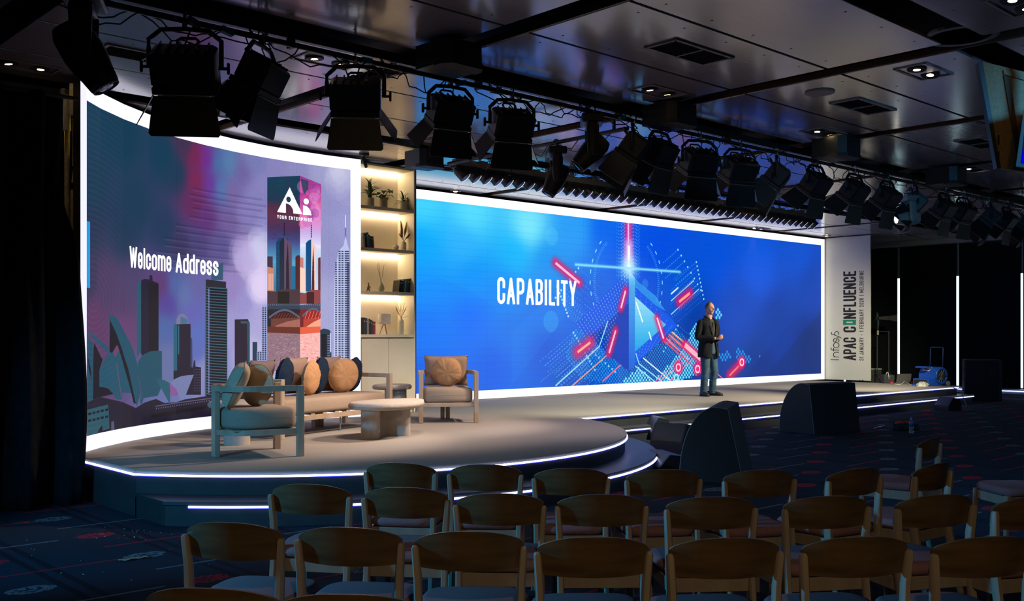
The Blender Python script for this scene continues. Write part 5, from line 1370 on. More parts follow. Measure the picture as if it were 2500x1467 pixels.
# trunk and limbs under the clothes, one surface with hands
limb(body, [(0, 0, .92), (0, 0, 1.05), (0, -.01, 1.22), (0, -.005, 1.38)], [.13, .14, .155, .10], 20, .68)
WR = {1: (V((.075, .245, 1.075)), V((.235, -.03, 1.10)), V((.205, -.02, 1.385))), -1: (V((-.065, .255, 1.085)), V((-.235, .0, 1.10)), V((-.205, -.01, 1.385)))}
for s in (1, -1):
    w, e, sh = WR[s]; limb(body, [sh, (sh+e)/2, e], [.05, .044, .036], 12); limb(body, [e, (e+w)/2, w], [.036, .033, .025], 12)
    x = .095 if s > 0 else -.095
    limb(body, [(x, 0, .90), (x*1.05, .015, .50), (x*1.1, -.01, .10)], [.082, .055, .042], 14)
def hand(mb, wrist, d, palm_up, thumb_side, curl):
    """palm and five fingers; d hand direction, palm_up palm normal"""
    d = d.normalized(); n = (palm_up - d*palm_up.dot(d)).normalized(); s = d.cross(n)*thumb_side
    rings = []
    for f, wd, th in ((0,.026,.020),(.25,.034,.018),(.6,.041,.016),(1.0,.040,.013)): rings.append(ell(wrist + d*.088*f, wd, th, s, n, 12, 2.5))
    mb.loft(rings)
    for k, (off, L) in enumerate([(.030,.070),(.010,.078),(-.010,.073),(-.029,.058)]):
        p = wrist + d*.080 + s*off; a = 0; pts = [p]
        for j in range(3):
            a += curl*(1 + .15*k); p = p + (d*math.cos(a) + n*math.sin(a))*L*(.45, .32, .23)[j]; pts.append(p)
        mb.tube(pts, [.0098, .0092, .0084, .0062], 8)
    p = wrist + d*.03 + s*.030; mb.tube([p, p + d*.028 + s*.022 + n*.012, p + d*.056 + s*.020 + n*.028, p + d*.074 + s*.008 + n*.036], [.012, .011, .0098, .007], 8)
hand(body, WR[1][0], V((-.90, .38, .02)), V((.1, -.45, .9)), 1, .42)
hand(body, WR[-1][0] + V((.0,.012,0)), V((.86, .45, -.05)), V((.15, -.75, .6)), -1, .50)
bo = body.build('body', SKIN, t, smooth=True)
# eyes, brows, mouth
eb = MB()
for s in (-1, 1):
    b_ = MB().lathe([(.001,-.010),(.008,-.006),(.010,0),(.008,.006),(.001,.010)], n=10); b_.v = [tuple(HM @ (V(p) + V((s*.031, .073, .003)))) for p in b_.v]; eb.add(b_.v, b_.f)
eb.build('eyes', mat('eye_dark_wet', (.06,.045,.04), .3, var=0), bo)
br_ = MB()
for s in (-1, 1): br_.tube([HM @ V((s*x, y, z)) for x, y, z in ((.014,.095,.020),(.030,.093,.026),(.048,.078,.022))], .0035, 5)
br_.tube([HM @ V((x, y, -.053)) for x, y in ((-.024,.088),(-.01,.099),(.01,.099),(.024,.088))], .0028, 5)
br_.build('brows_and_lips', mat('brow_and_lip_brown', (.22,.09,.065), .7), bo)
def hair_pt(u, v):
    a = 2*math.pi*u; y = math.cos(a)                                      # receding: high at the brow, low at the nape
    lo = .47 + .36*max(0, y)**.55 if y > 0 else .47 - .12*(-y)**.5
    p = head_pt(u, lo + (1-lo)*v*.985); q = V(p); L = q.length
    return q*(1 + (.006 + .006*math.sin(v*math.pi))/L*(1 if lo < .99 else .2)) + V((0, -.003, 0))
h_ = MB().grid(hair_pt, 48, 14); h_.v = [tuple(HM @ V(p)) for p in h_.v]
ho = h_.build('hair', HAIR, bo, smooth=True)
# jeans
jb = MB(); jb.loft([ell((0, 0, z), rx, ry, UX, UY, 22, 2.3) for z, rx, ry in ((.78,.165,.115),(.84,.172,.125),(.92,.168,.122),(1.0,.16,.115))])
for s in (1, -1):
    x = .092*s; P_ = [(x, 0, .86), (x*1.12, .012, .66), (x*1.22, .022 if s > 0 else .045, .47), (x*1.28, .0, .28), (x*1.32, -.01, .12), (x*1.32, -.008, .045)]
    rr_ = [.095, .088, .074, .068, .066, .070]; P2 = []; R2_ = []
    rg = []; rw = random.Random(3 + s)
    for i in range(40):
        f = i/39*5; k = min(4, int(f)); q = V(P_[k]).lerp(V(P_[k+1]), f-k); r_ = rr_[k] + (rr_[k+1]-rr_[k])*(f-k)
        wv = .0045*math.sin(i*1.9+s)*(1 if (16 < i < 24 or i > 30) else .35)
        rg.append(ell(q, r_*.98 + wv, r_*1.02 + wv*.6, UX, UY, 18, 2.1))
    jb.loft(rg)
jb.build('jeans', DENIM, t, smooth=True)
# shoes
for s in (1, -1):
    x = .122*s; yaw = R(-22) if s > 0 else R(28); M = Matrix.Translation((x, -.01, 0)) @ Matrix.Rotation(yaw, 4, 'Z')
    sh = MB(); sh.loft([ell(M @ V((0, y, zc)), w, h, M.to_3x3() @ UX, UZ, 16, 2.6) for y, w, h, zc in ((-.115,.018,.022,.040),(-.10,.036,.040,.046),(-.05,.042,.052,.054),(.02,.043,.050,.052),(.09,.049,.036,.040),(.15,.046,.028,.032),(.185,.028,.020,.026),(.195,.010,.010,.020))])
    so = sh.build('shoe', SHOE, t, smooth=True)
    so2 = MB().loft([ell(M @ V((0, y, .0095)), w, .0095, M.to_3x3() @ UX, UZ, 12, 5) for y, w in ((-.12,.030),(-.09,.043),(-.02,.045),(.05,.047),(.10,.054),(.155,.048),(.195,.022))]).build('sole', mat('black_rubber_sole', (.015,.015,.016), .8), so)
# polo shirt showing between the lapels
sb = MB(); sb.loft([ell((0, y, z), rx, ry, UX, UY, 22, 2.3) for z, rx, ry, y in ((.98,.150,.112,.0),(1.10,.155,.116,.004),(1.24,.168,.118,.004),(1.34,.158,.104,0),(1.41,.105,.085,0),(1.435,.072,.068,0))]); so = sb.build('polo_shirt', SHIRT, t, smooth=True)
MB().add([(0.002,.069,1.415),(-.052,.045,1.475),(-.075,.028,1.455),(-.040,.090,1.375)], [(0,1,2,3)]).add([(-0.002,.069,1.415),(.052,.045,1.475),(.075,.028,1.455),(.040,.090,1.375)], [(0,1,2,3)]).tube([(.056,.03,1.47),(.062,-.01,1.485),(.04,-.055,1.49),(0,-.066,1.49),(-.04,-.055,1.49),(-.062,-.01,1.485),(-.056,.03,1.47)], .012, 6).build('collar', SHIRT, so, smooth=True)
MB().box((0, .122, 1.30), (.022, .006, .18)).build('placket', SHIRT, so)
# skin V at the throat
# jacket: open shell with lapels, skirt and sleeves
def jacket(u, v):
    op0 = .30; half = math.pi*(1 - (.055 + .075*max(0, min(1, (v-.42)/.58))**.7 + .05*max(0, (.30 - v)/.30)))       # opening widens above the button and below
    a = math.pi + (u - .5)*2*half                                       # 0 = front, pi = back
    a = a
    zs = [.72,.80,.90,1.02,1.12,1.22,1.32,1.385,1.425,1.45]; rx = [.205,.203,.196,.182,.182,.194,.212,.212,.150,.085]; ry = [.150,.150,.146,.134,.132,.138,.138,.112,.092,.078]
    k = v*(len(zs)-1); i = min(len(zs)-2, int(k)); f = k - i; z = zs[i]+(zs[i+1]-zs[i])*f; X_ = rx[i]+(rx[i+1]-rx[i])*f; Y_ = ry[i]+(ry[i+1]-ry[i])*f
    s_, c_ = math.sin(a), math.cos(a); q = 2/2.35
    x = math.copysign(abs(s_)**q, s_)*X_; y = math.copysign(abs(c_)**q, c_)*Y_
    w = .004*math.sin(a*6 + z*22)*(1 if z < 1.15 else .5)
    return V((x + w, y - .006 + w, z + (-.01*c_ if z < .8 else 0)))
jk = MB().grid(jacket, 60, 36).build('jacket', JACK, t, smooth=True)
md = jk.modifiers.new('t', 'SOLIDIFY'); md.thickness = .010; md.offset = 1
for s in (1, -1):
    w, e, sh = WR[s]; sv = MB(); w2 = e.lerp(w, .90)
    limb(sv, [sh + V((-.055*s, .004, .0)), sh + V((-.012*s, 0, -.020)), sh.lerp(e, .5) + V((.010*s, 0, 0)), e + V((.006*s, -.01, -.01)), e.lerp(w, .5) + V((0,0,-.006)), w2], [.040, .066, .062, .057, .050, .041], 16)
    sv.build('sleeve', JACK, jk, smooth=True)
    MB().tube([w2 + (w-e).normalized()*.004, w2 + (w-e).normalized()*.014], .033, 12).build('shirt_cuff', SHIRT, jk)
    lap = MB(); L_ = [(.062,.052,1.455),(.108,.100,1.36),(.118,.128,1.30),(.070,.143,1.16),(.032,.142,1.08)]; In = [(.050,.060,1.45),(.062,.110,1.36),(.056,.128,1.30),(.034,.138,1.16),(.022,.142,1.08)]
    vs = [V((x*s, y + .010, z)) for x, y, z in L_] + [V((x*s, y + .006, z)) for x, y, z in In]
    lap.add(vs, [(i, i+1, 6+i, 5+i) for i in range(4)]); lo_ = lap.build('lapel', JACK, jk); md = lo_.modifiers.new('t', 'SOLIDIFY'); md.thickness = .006
    MB().cbox((.125*s, .118, .95), (.085, .012, .05), .003, M=Matrix.Rotation(-s*.55, 4, 'Z')).build('pocket_flap', JACK, jk)
MB().tube([(.07,.045,1.458),(.082,.0,1.475),(.055,-.06,1.487),(0,-.078,1.49),(-.055,-.06,1.487),(-.082,.0,1.475),(-.07,.045,1.458)], .014, 6).build('jacket_collar', JACK, jk, smooth=True)
MB().cyl((.03,.146,1.04), (.03,.152,1.04), .009, n=10).build('button', BLK, jk)
# ------------------------------------------------------------------ audience chairs
WAL = mat('dark_walnut_ply', (.125,.078,.036), .40, spec=.4, var=.32, scale=5, stretch=(.8,1,5), bump=.02)
POST = mat('stained_beech_post', (.36,.29,.22), .45, var=.12, scale=12, stretch=(1,1,.2))
SEATM = mat('mauve_grey_seat_cloth', (.30,.165,.18), .85, spec=.15, var=.10, scale=90, bump=.05)
def backrest_mb():
    mb = MB(); NU, NV = 28, 8
    def f(side):
        def g(u, v):
            x = (u - .5)*2; zt = .802 - .044*abs(x)**2.5; zb = .647 + .006*x*x
            # rounded outer ends
            k = max(0, (abs(x)-.90)/.10); m_ = (zt+zb)/2; zt = m_ + (zt-m_)*math.sqrt(max(.0, 1 - .25*k*k)); zb = m_ + (zb-m_)*math.sqrt(max(.0, 1 - .30*k*k))
            z = zb + (zt-zb)*v; y = -.272 + .054*x*x - (z-.72)*.16
            return V((x*.207, y + side*.006 + .014, z))
        return g
    mb.grid(f(-1), NU, NV); n0 = len(mb.v); mb.grid(f(1), NU, NV)
    W = NU+1
    for i in range(NU):
        mb.f.append((i, i+1, n0+i+1, n0+i)); mb.m.append(0); a = NV*W; mb.f.append((a+i, a+i+1, n0+a+i+1, n0+a+i)); mb.m.append(0)
    for j in range(NV):
        mb.f.append((j*W, (j+1)*W, n0+(j+1)*W, n0+j*W)); mb.m.append(0); mb.f.append((j*W+NU, (j+1)*W+NU, n0+(j+1)*W+NU, n0+j*W+NU)); mb.m.append(0)
    return mb
def post(mb, pts, secs):
    rings = []
    for p, (a, b) in zip(pts, secs): rings.append([V(p) + V((x*a/2, y*b/2, 0)) for x, y in ((-1,-.55),(-.6,-1),(.6,-1),(1,-.55),(1,.55),(.6,1),(-.6,1),(-1,.55))])
    return mb.loft(rings)
def make_chair():
    t = thing('audience_chair', (0,0,0), 0, '', 'chair', 'audience chairs')
    backrest_mb().build('backrest', WAL, t, smooth='auto')
    for s in (-1, 1):
        post(MB(), [(s*.196,-.300,0),(s*.193,-.245,.25),(s*.193,-.212,.44),(s*.198,-.214,.61),(s*.207,-.226,.728),(s*.208,-.227,.738)], [(.026,.032),(.030,.042),(.032,.050),(.031,.042),(.028,.032),(.018,.022)]).build('leg', POST, t, smooth='auto')
        post(MB(), [(s*.20,.225,0),(s*.190,.205,.25),(s*.186,.195,.425)], [(.024,.024),(.032,.034),(.036,.04)]).build('leg', POST, t, smooth='auto')
    mb = MB(); mb.cbox((0,-.205,.385), (.37,.022,.065), .003).cbox((0,.195,.385), (.35,.022,.065), .003)
    for s in (-1, 1): mb.cbox((s*.188,-.005,.385), (.022,.40,.065), .003)
    mb.build('seat_frame', POST, t)
    pol = []
    for a in range(0, 360, 9):
        c, s_ = math.cos(R(a)), math.sin(R(a)); q = 2/4.2; w = .222 if s_ > 0 else .205
        pol.append((math.copysign(abs(c)**q, c)*w, -.002 + math.copysign(abs(s_)**q, s_)*.228))
    soft_slab(pol, .418, .478, .028).build('seat', SEATM, t, smooth=True)
    return t
proto = make_chair()
rowspec = {  # photo column of the backrest centre and photo height of its top edge
 'nearest row cut off by the bottom edge': [(492,1437),(836,1452)],
 'nearest complete row': [(556,1276),(846,1288),(1140,1298),(1450,1312),(1780,1314),(2110,1311),(2425,1311)],
 'third row from the stage': [(744,1182),(984,1190),(1219,1205),(1474,1207),(1748,1213),(2036,1211),(2304,1208),(2540,1212)],
 'row closest to the stage': [(971,1130),(1182,1134),(1398,1143),(1627,1146),(1866,1147),(2105,1143),(2298,1131)],
}
rowspec['second row from the stage'] = rowspec.pop('third row from the stage')
focus = (.20, 11.0); first = True; rc = random.Random(2); dbg = []
for rn, lst in rowspec.items():
    for i, (px, py) in enumerate(lst):
        d = FPX*(CAMZ - .802)/(py - HY); l = (px - CX)/FPX*d
        f = V((focus[0] - l, focus[1] - d)); f = f/f.length
        if px > 2000 and 'closest' in rn: f = V((f.x + (.22 if px < 2200 else .10), f.y)).normalized()*1; f = V((f.x - .45, f.y)).normalized()
        w = LD(l + f.x*.278, d + f.y*.278, 0.0)      # seat centre is ahead of the back
        rz = face_dir(dir_cam(f.x, f.y)) + R(rc.uniform(-1.5, 1.5))
        c = proto if first else copy_tree(proto); first = False
        c.location = w; c.rotation_euler = (0, 0, rz)
        n = len(lst)
        where = {'nearest row cut off by the bottom edge': ['left of the two barely showing at the bottom edge', 'right of the two barely showing at the bottom edge'][min(i, 1)]}.get(rn) or '%s, %s' % (ordn(i, n), rn)
        c['label'] = 'walnut-backed chair with mauve seat, ' + where; c['category'] = 'chair'; c['group'] = 'audience chairs, ' + rn
# two stray chairs at the right, turned out of their rows
c = copy_tree(proto); c.location = LD(2.86, 7.42, 0); c.rotation_euler = (0, 0, face_dir(dir_cam(-.75, .66)))
c['label'] = 'walnut-backed chair turned sideways behind the audience rows at the right'; c['group'] = 'stray chairs at the right'
c = copy_tree(proto); c.location = LD(3.60, 7.15, 0); c.rotation_euler = (0, 0, face_dir(dir_cam(-.97, -.12)))
c['label'] = 'chair at the right edge of the frame of which mainly the seat shows'; c['group'] = 'stray chairs at the right'
# ------------------------------------------------------------------ front lighting bar and its lamps
YBAR = 7.16
t = thing('lighting_bar', (0, YBAR, 3.93), 0, 'long black lighting bar with tangled cables under the ceiling from upper left to right', 'rigging')
MB().cbox((12, 0, .035), (21, .06, .08), .004).build('rail', BODY, t); MB().cyl((1.5, -.03, -.055), (22.5, -.03, -.055), .024, n=10).build('pipe', mat('scuffed_black_pipe', (.05,.05,.05), .35, metal=.6, var=.3), t, smooth='auto')
for i in range(11): MB().cbox((2.2 + i*2.0, -.01, .0), (.04, .08, .16), .004).build('bracket', BLK, t)
CAB = mat('black_cable', (.012,.012,.013), .5, var=0)
rr = random.Random(12)
for i in range(64):
    x = 2.3 + 19*(i/63.0) + rr.uniform(-.2,.2); L = rr.uniform(.25, .9); dp = rr.uniform(.05, .24); y0 = rr.uniform(-.06,.05)
    pts = [V((x + L*k/8, y0 + .03*math.sin(k*1.7+i), -.05 - dp*math.sin(math.pi*k/8)*(1+.15*math.sin(k*2.3+i)))) for k in range(9)]
    MB().tube(pts, .006, 5).build('cable', CAB, t, smooth=True)
for i in range(15):
    x = 2.6 + i*1.25; k0 = rr.uniform(.02, .05)
    MB().tube([(x + .05*math.cos(a*1.1)*1.2 + a*.012, -.01 + .04*math.sin(a*2), -.04 - .035*math.sin(a*1.7)) for a in range(12)], .007, 5).build('cable_coil', CAB, t, smooth=True)
TEALS = mat('teal_cloth_tape', (.03,.22,.25), .7, var=.1)
for i, x in enumerate([3.35, 3.62, 4.9, 5.95, 8.2]): MB().box((x, -.055, -.06 - .01*(i % 2)), (.10, .05, .045), M=Matrix.Rotation(.4 - .2*i, 4, 'Y')).build('tape_wrap', TEALS, t)
WARMIN = mat('door_inner_grey', (.05,.045,.04), .6)
YEL = mat('yellow_knob', (.65,.34,.04), .5, var=0); STK = mat('pale_rating_sticker', (.35,.48,.46), .6, var=.1)
def lamp_base(name, px, lab, z0=3.90, y=YBAR-.03, grp='stage lamps on the front lighting bar'):
    x = onY(px, y)[0]; return thing(name, (x, y, z0), 0, lab, 'stage light', grp)
def clamp(t):
    mb = MB(); mb.cbox((0,0,-.045), (.035,.05,.07), .004); mb.tube([(0,.035*math.cos(a),.0+.035*math.sin(a)) for a in [x*.5 for x in range(-2, 8)]], .009, 6); mb.cyl((0,.03,-.02), (.0,.075,-.02), .008, n=8)
    return mb.build('clamp', STEEL, t)
def barn_lamp(px, lab, yaw, tilt, s=1.0, splay=24, big=1.0, lit=None):
    t = lamp_base('barn_door_lamp', px, lab); t.rotation_euler = (0, 0, R(yaw)); clamp(t); W = .215*s; zc = -.345*s
    pts = [(-W-.03, 0, zc)] + [(-W-.03, 0, -.17)] + [(-W*.75, 0, -.095)] + [(0,0,-.085)] + [(W*.75, 0, -.095), (W+.03, 0, -.17), (W+.03, 0, zc)]
    sm = []
    for i in range(len(pts)-1):
        for k in range(3): sm.append(V(pts[i]).lerp(V(pts[i+1]), k/3))
    sm.append(V(pts[-1]))
    MB().tube(sm, .018, 8).build('yoke', BODY, t, smooth=True)
    for sg in (-1, 1):
        MB().cyl((sg*(W+.01),0,zc), (sg*(W+.075),0,zc), .012, n=8).cbox((sg*(W+.082),0,zc), (.020,.028,.085), .005).build('knob', BLK2, t)
    M = Matrix.Translation((0,0,zc)) @ Matrix.Rotation(-R(tilt), 4, 'X')
    b = MB(); b.cbox((0,0,0), (1,1,1), .08); b.v = [tuple(M @ V((x*2*W, y*.24*s - .01, z*.27*s))) for x, y, z in b.v]
    for k in range(6): b.cbox(M @ V((-W*.75 + k*W*.30, -.135*s, 0)), (.012, .035, .20*s), .002, M=M.to_3x3().to_4x4())
    b.cbox(M @ V((0, .125*s, 0)), (1.95*W, .05*s, .30*s), .006, M=M.to_3x3().to_4x4())
    bo = b.build('housing', BODY, t)
    MB().cbox(M @ V((-W*.25, -.137*s, .06*s)), (.075,.004,.03), .001, M=M.to_3x3().to_4x4()).build('sticker', STK, bo)
    MB().lathe([(.016,-.006),(.018,0),(.012,.012)], M @ V((W*.45, -.15*s, -.05*s)), 10, M=M.to_3x3().to_4x4() @ Matrix.Rotation(R(90),4,'X')).build('indicator_knob', YEL, bo)
    MB().tube([M @ V((x, y, z)) for x, y, z in ((-.07*s,-.10*s,.13*s),(-.07*s,-.13*s,.20*s),(-.05*s,-.14*s,.215*s),(.05*s,-.14*s,.215*s),(.07*s,-.13*s,.20*s),(.07*s,-.10*s,.13*s))], .011*s, 6).build('handle', BLK2, bo)
    MB().box(M @ V((0,.152*s,0)), (1.7*W, .004, .25*s), M=M.to_3x3().to_4x4()).build('lens', lit or mat('dark_fresnel_glass', (.03,.032,.035), .15, var=0), bo)
    # four doors hinged on the front frame
    H2 = .15*s; L1 = .27*s*big
    def door(axis, sg, wid, L, spl, inner=False):
        q = []
        for (u, f) in ((-1,0),(1,0),(1.18,.93),(1.10,1),(-1.10,1),(-1.18,.93)):
            a = wid*u; ln = L*f
            out_ = math.sin(R(spl))*ln; fw = math.cos(R(spl))*ln
            q.append(V((a, .155*s + fw, sg*(H2 + out_))) if axis == 'z' else V((sg*(W*.97 + out_), .155*s + fw, a)))
        mb = MB(); vs = [M @ p for p in q]; nrm = ((vs[1]-vs[0]).cross(vs[3]-vs[0])).normalized()*.003
        n = len(vs); mb.add([p + nrm for p in vs] + [p - nrm for p in vs], [tuple(range(n)), tuple(range(n, 2*n))[::-1]] + [(i, (i+1)%n, n+(i+1)%n, n+i) for i in range(n)])
        o = mb.build('barn_door', BODY, t)
        MB().cyl(vs[0].lerp(vs[1], .08), vs[0].lerp(vs[1], .92), .006, n=6).build('hinge', STEEL, o)
    door('z', -1, W*.95, L1, splay); door('z', 1, W*.95, L1, splay + 12)
    door('x', -1, H2*.95, L1*.92, splay + 8); door('x', 1, H2*.95, L1*.92, splay + 8)
    MB().tube([M @ V((0,-.13*s,.02)), M @ V((.03,-.2*s,.12)), V((.05,-.05,-.10)), V((.09,-.01,-.05))], .007, 5).build('cable', CAB, t, smooth=True)
    return t
def moving_head(px, lab, yaw, headtilt, s=1.0, z0=3.90, mt=BODY, lit=None, y=YBAR-.03, pan=0):
    t = lamp_base('moving_head_lamp', px, lab, z0, y); t.rotation_euler = (0,0,R(yaw)); clamp(t)
    MB().cbox((0,0,-.13*s), (.36*s,.26*s,.11*s), .015).build('base_box', mt, t)
    zc = -.50*s; yk = MB()
    for sg in (-1, 1):
        yk.loft([ell((sg*.155*s, 0, z), .030*s, w*s, UX, UY, 14, 3) for z, w in ((-.19*s,.060),(-.24*s,.075),(-.40*s,.070),(-.52*s,.066),(-.57*s,.045))])
    yk.cbox((0,0,-.215*s), (.33*s,.14*s,.06*s), .02)
    yk.build('yoke', mt, t, smooth='auto')
    M = Matrix.Translation((0,0,zc)) @ Matrix.Rotation(R(headtilt), 4, 'X')
    h = MB(); h.loft([[M @ p for p in ell((0, y_*s, 0), rx*s, rz_*s, UX, UZ, 20, 3)] for y_, rx, rz_ in ((-.21,.05,.055),(-.20,.09,.10),(-.14,.118,.13),(.0,.120,.14),(.08,.118,.13),(.16,.105,.112),(.24,.098,.100),(.25,.088,.090))])
    for k in range(5): h.cbox(M @ V((0, (-.10 + k*.022)*s, 0)), (.25*s, .008*s, .20*s), .002, M=M.to_3x3().to_4x4())
    ho = h.build('head', mt, t, smooth='auto')
    MB().lathe([(.09*s, 0), (.094*s, .02*s), (.082*s, .022*s), (.078*s,.01*s)], M @ V((0,.243*s,0)), 22, M=M.to_3x3().to_4x4() @ Matrix.Rotation(R(-90),4,'X')).build('front_ring', BLK2, ho)
    MB().lathe([(.001*s,.012*s), (.05*s, .010*s), (.076*s, .0)], M @ V((0,.252*s,0)), 20, M=M.to_3x3().to_4x4() @ Matrix.Rotation(R(-90),4,'X')).build('lens', lit or mat('dark_lens_glass', (.02,.025,.03), .08, var=0), ho)
    return t
n_lab = 'on the front lighting bar'
moving_head(205, 'dark moving-head lamp at the top left corner, tilted down to the right', -118, -58, 1.05, 4.02)
barn_lamp(452, 'large barn-door lamp seen square from behind, nearest to the left end of the bar', -36, 58, 1.08)
barn_lamp(640, 'barn-door lamp seen from the side between two square-on lamps at upper left', 35, 62, .94, 14, 1.1)
barn_lamp(868, 'barn-door lamp with wide open side doors and a yellow knob above the curved screen', -38, 60, .98, 26)
barn_lamp(1100, 'barn-door lamp with one door lit orange above the bookcase', -14, 58, .90, 24, lit=emis('warm_fresnel_glow', (1,.5,.16), 2.6))
barn_lamp(1250, 'barn-door lamp right of the orange-lit one, over the lit batten', -22, 56, .92, 22)
moving_head(1358, 'lower of two slim moving heads hanging side by side, pointing down left', 52, -62, .84, 3.80, y=8.3)
moving_head(1445, 'upper of two slim moving heads, tilted to the left with an orange glint', 47, -46, .88, 3.90)
barn_lamp(1545, 'dark barn-door lamp seen from the side right of the two moving heads', 40, 55, .98, 10, 1.15)
barn_lamp(1612, 'barn-door lamp half hidden behind the dark side-on lamp', 8, 60, .92, 12, 1.1)
barn_lamp(1708, 'barn-door lamp below the middle black box, sixth of the square-on lamps', -20, 60, .96, 24)
barn_lamp(1806, 'barn-door lamp with small carry handle, over the right part of the batten', -16, 58, .96, 24)
barn_lamp(1895, 'dark lamp seen from the side over the right end of the batten', 34, 50, 1.0, 12, 1.1)
barn_lamp(1992, 'barn-door lamp with bright hinge line, first of three alike at right', 2, 52, .96, 26)
barn_lamp(2086, 'barn-door lamp with bright hinge line, second of three alike at right', 2, 52, .96, 26)
barn_lamp(2166, 'barn-door lamp with bright hinge line, third of three alike at right', 2, 52, .96, 26)
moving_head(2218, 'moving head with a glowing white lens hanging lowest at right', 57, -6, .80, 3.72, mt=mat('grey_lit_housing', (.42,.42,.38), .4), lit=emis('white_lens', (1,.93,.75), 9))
barn_lamp(2232, 'dark lamp behind the glowing moving head', 36, 48, .96, 12, 1.1)
barn_lamp(2305, 'barn-door lamp with orange knob, left of a close pair near the right end', 2, 54, .94, 24)
barn_lamp(2352, 'barn-door lamp with orange knob, right of a close pair near the right end', -4, 54, .94, 26)
barn_lamp(2412, 'blue-lit dark lamp seen from the side near the right end of the bar', 34, 50, .98, 12, 1.1)
barn_lamp(2458, 'barn-door lamp close to the right edge of the frame', 4, 52, .92, 26)
barn_lamp(2500, 'dark lamp cut off by the right edge of the frame', 30, 50, .92, 14)

# black boxes under the crossings of slots and bar
def hung_box(x, y, z1, w, d, h, lab, rz=0):
    t = thing('ceiling_box', (x, y, z1), rz, lab, 'speaker', 'black boxes hung under the ceiling slots')
    MB().prism([(-w/2,-d*.30),(-w*.36,-d/2),(w*.36,-d/2),(w/2,-d*.30),(w/2,d/2),(-w/2,d/2)], -h, 0).build('cabinet', BODY, t)
    MB().prism([(-w/2*1.02,-d*.31),(-w*.37,-d/2-.01),(w*.37,-d/2-.01),(w/2*1.02,-d*.31),(w/2*1.02,-d*.1),(-w/2*1.02,-d*.1)], -h-.012, -h+.03).build('grille', BLK2, t)
    MB().cbox((0, .05, .04), (.08,.08,.10), .005).build('bracket', BLK2, t)
XSL = 5.56
hung_box(5.42, 6.60, 3.99, .44, .42, .20, 'black box under the ceiling slot above the orange-lit lamp', .0)
hung_box(8.56, 6.72, 3.99, .46, .42, .22, 'black box under the ceiling slot in the middle of the lamp bar')
hung_box(11.55, 6.45, 3.99, .46, .44, .24, 'black box under the ceiling slot near the small right-hand spotlights')
hung_box(14.8, 6.5, 3.99, .46, .44, .24, 'black box under the ceiling slot towards the right end of the bar')
hung_box(8.28, 10.62, 3.99, .40, .40, .22, 'black box at the left end of the lit batten')
# small ceiling camera over the bookcase
t = thing('ceiling_camera', (onY(889, 11.45)[0], 11.45, 4.02), 0, 'small black pendant camera under the ceiling above the bookcase', 'camera')
MB().lathe([(.065,-.03),(.07,-.012),(.07,0)], n=20).build('mount', BLK2, t, smooth='auto'); MB().cyl((0,0,-.03), (0,0,-.08), .012).build('stem', BLK2, t)
MB().cyl((0,.03,-.06), (.0,-.05,-.19), .030, .022, 14).build('camera_body', BLK2, t, smooth='auto')

# ------------------------------------------------------------------ lit batten row
YB, ZB = 10.45, 3.87
HOUS = mat('batten_spot_housing', (.02,.021,.024), .35, spec=.6, var=.25)
BEIGE = mat('batten_rail_grey', (.30,.27,.19), .5, metal=.2, var=.1)
RIMW = emis('lens_rim_leds', (.80,.78,1.0), 1.3)
aim = V((.357, -.468, -.65)).normalized()
uu = aim.orthogonal().normalized(); ww = aim.cross(uu)
NBT = 9; per = 5
bat0 = thing('led_batten', (8.62 + .51, YB, ZB), 0, '', 'stage light', 'battens of small spotlights over the wide screen')
MB().cbox((0,0,0), (1.0,.09,.085), .004).build('rail', BEIGE, bat0)
MB().cbox((0,.01,-.060), (1.0,.12,.035), .003).build('under_tray', HOUS, bat0)
for k in range(2): MB().cbox((-.25+.5*k,0,.075), (.05,.05,.07), .003).tube([(-.25+.5*k, .03*math.cos(a), .11+.03*math.sin(a)) for a in [q*.6 for q in range(8)]], .007, 5).build('hook_clamp', STEEL, bat0)
for k in range(3): MB().cbox((-.33+.33*k,-.02,.052), (.14,.05,.014), .003).build('connector', mat('pale_cable_connector', (.20,.24,.26), .4), bat0)
for k in range(per):
    c = V((-.40 + .2*k, .0, -.115)); MT = Matrix((uu, ww, aim)).transposed().to_4x4()
    h = MB().lathe([(.040,-.11),(.066,-.095),(.076,-.05),(.078,.02),(.080,.05),(.082,.08),(.080,.094)], c + aim*.03, 16, M=MT)
    for q in range(3): h.lathe([(.078,-.060+.03*q),(.084,-.054+.03*q),(.078,-.048+.03*q)], c + aim*.03, 16, M=MT)
    ho = h.build('spot_head', HOUS, bat0, smooth='auto')
    mdir = V((FW[0], FW[1], 0)); mdir = (mdir - aim*mdir.dot(aim)).normalized(); ndir = aim.cross(mdir)
    MB().tube([c + aim*.124 + mdir*.076*math.sin(a) + ndir*.076*math.cos(a) for a in [math.pi*(q+.5)/17 for q in range(17)]], .0045, 5).build('lens_ring', RIMW, ho)
    MB().lathe([(.002,.070),(.062,.072)], c + aim*.03, 16, M=MT).build('lens', mat('blue_lens', (.02,.08,.4), .1, emit=(.02,.12,.8), estr=.35, var=0), ho)
    MB().cbox(c + V((0,0,.035)), (.03,.03,.05), .003).build('arm', HOUS, ho)
for i in range(NBT):
    b = bat0 if i == 0 else copy_tree(bat0); b.location.x = 8.62 + .51 + 1.023*i
    b['label'] = 'five-spot lamp batten with lit rims, %s over the wide screen' % ordn(i, NBT)
t = thing('batten_truss', (13.2, YB, 4.0), 0, 'dark track carrying the row of lit battens under the ceiling slot', 'rigging')
MB().cbox((0,0,.0), (9.4,.05,.05), .004).build('track', BODY, t)
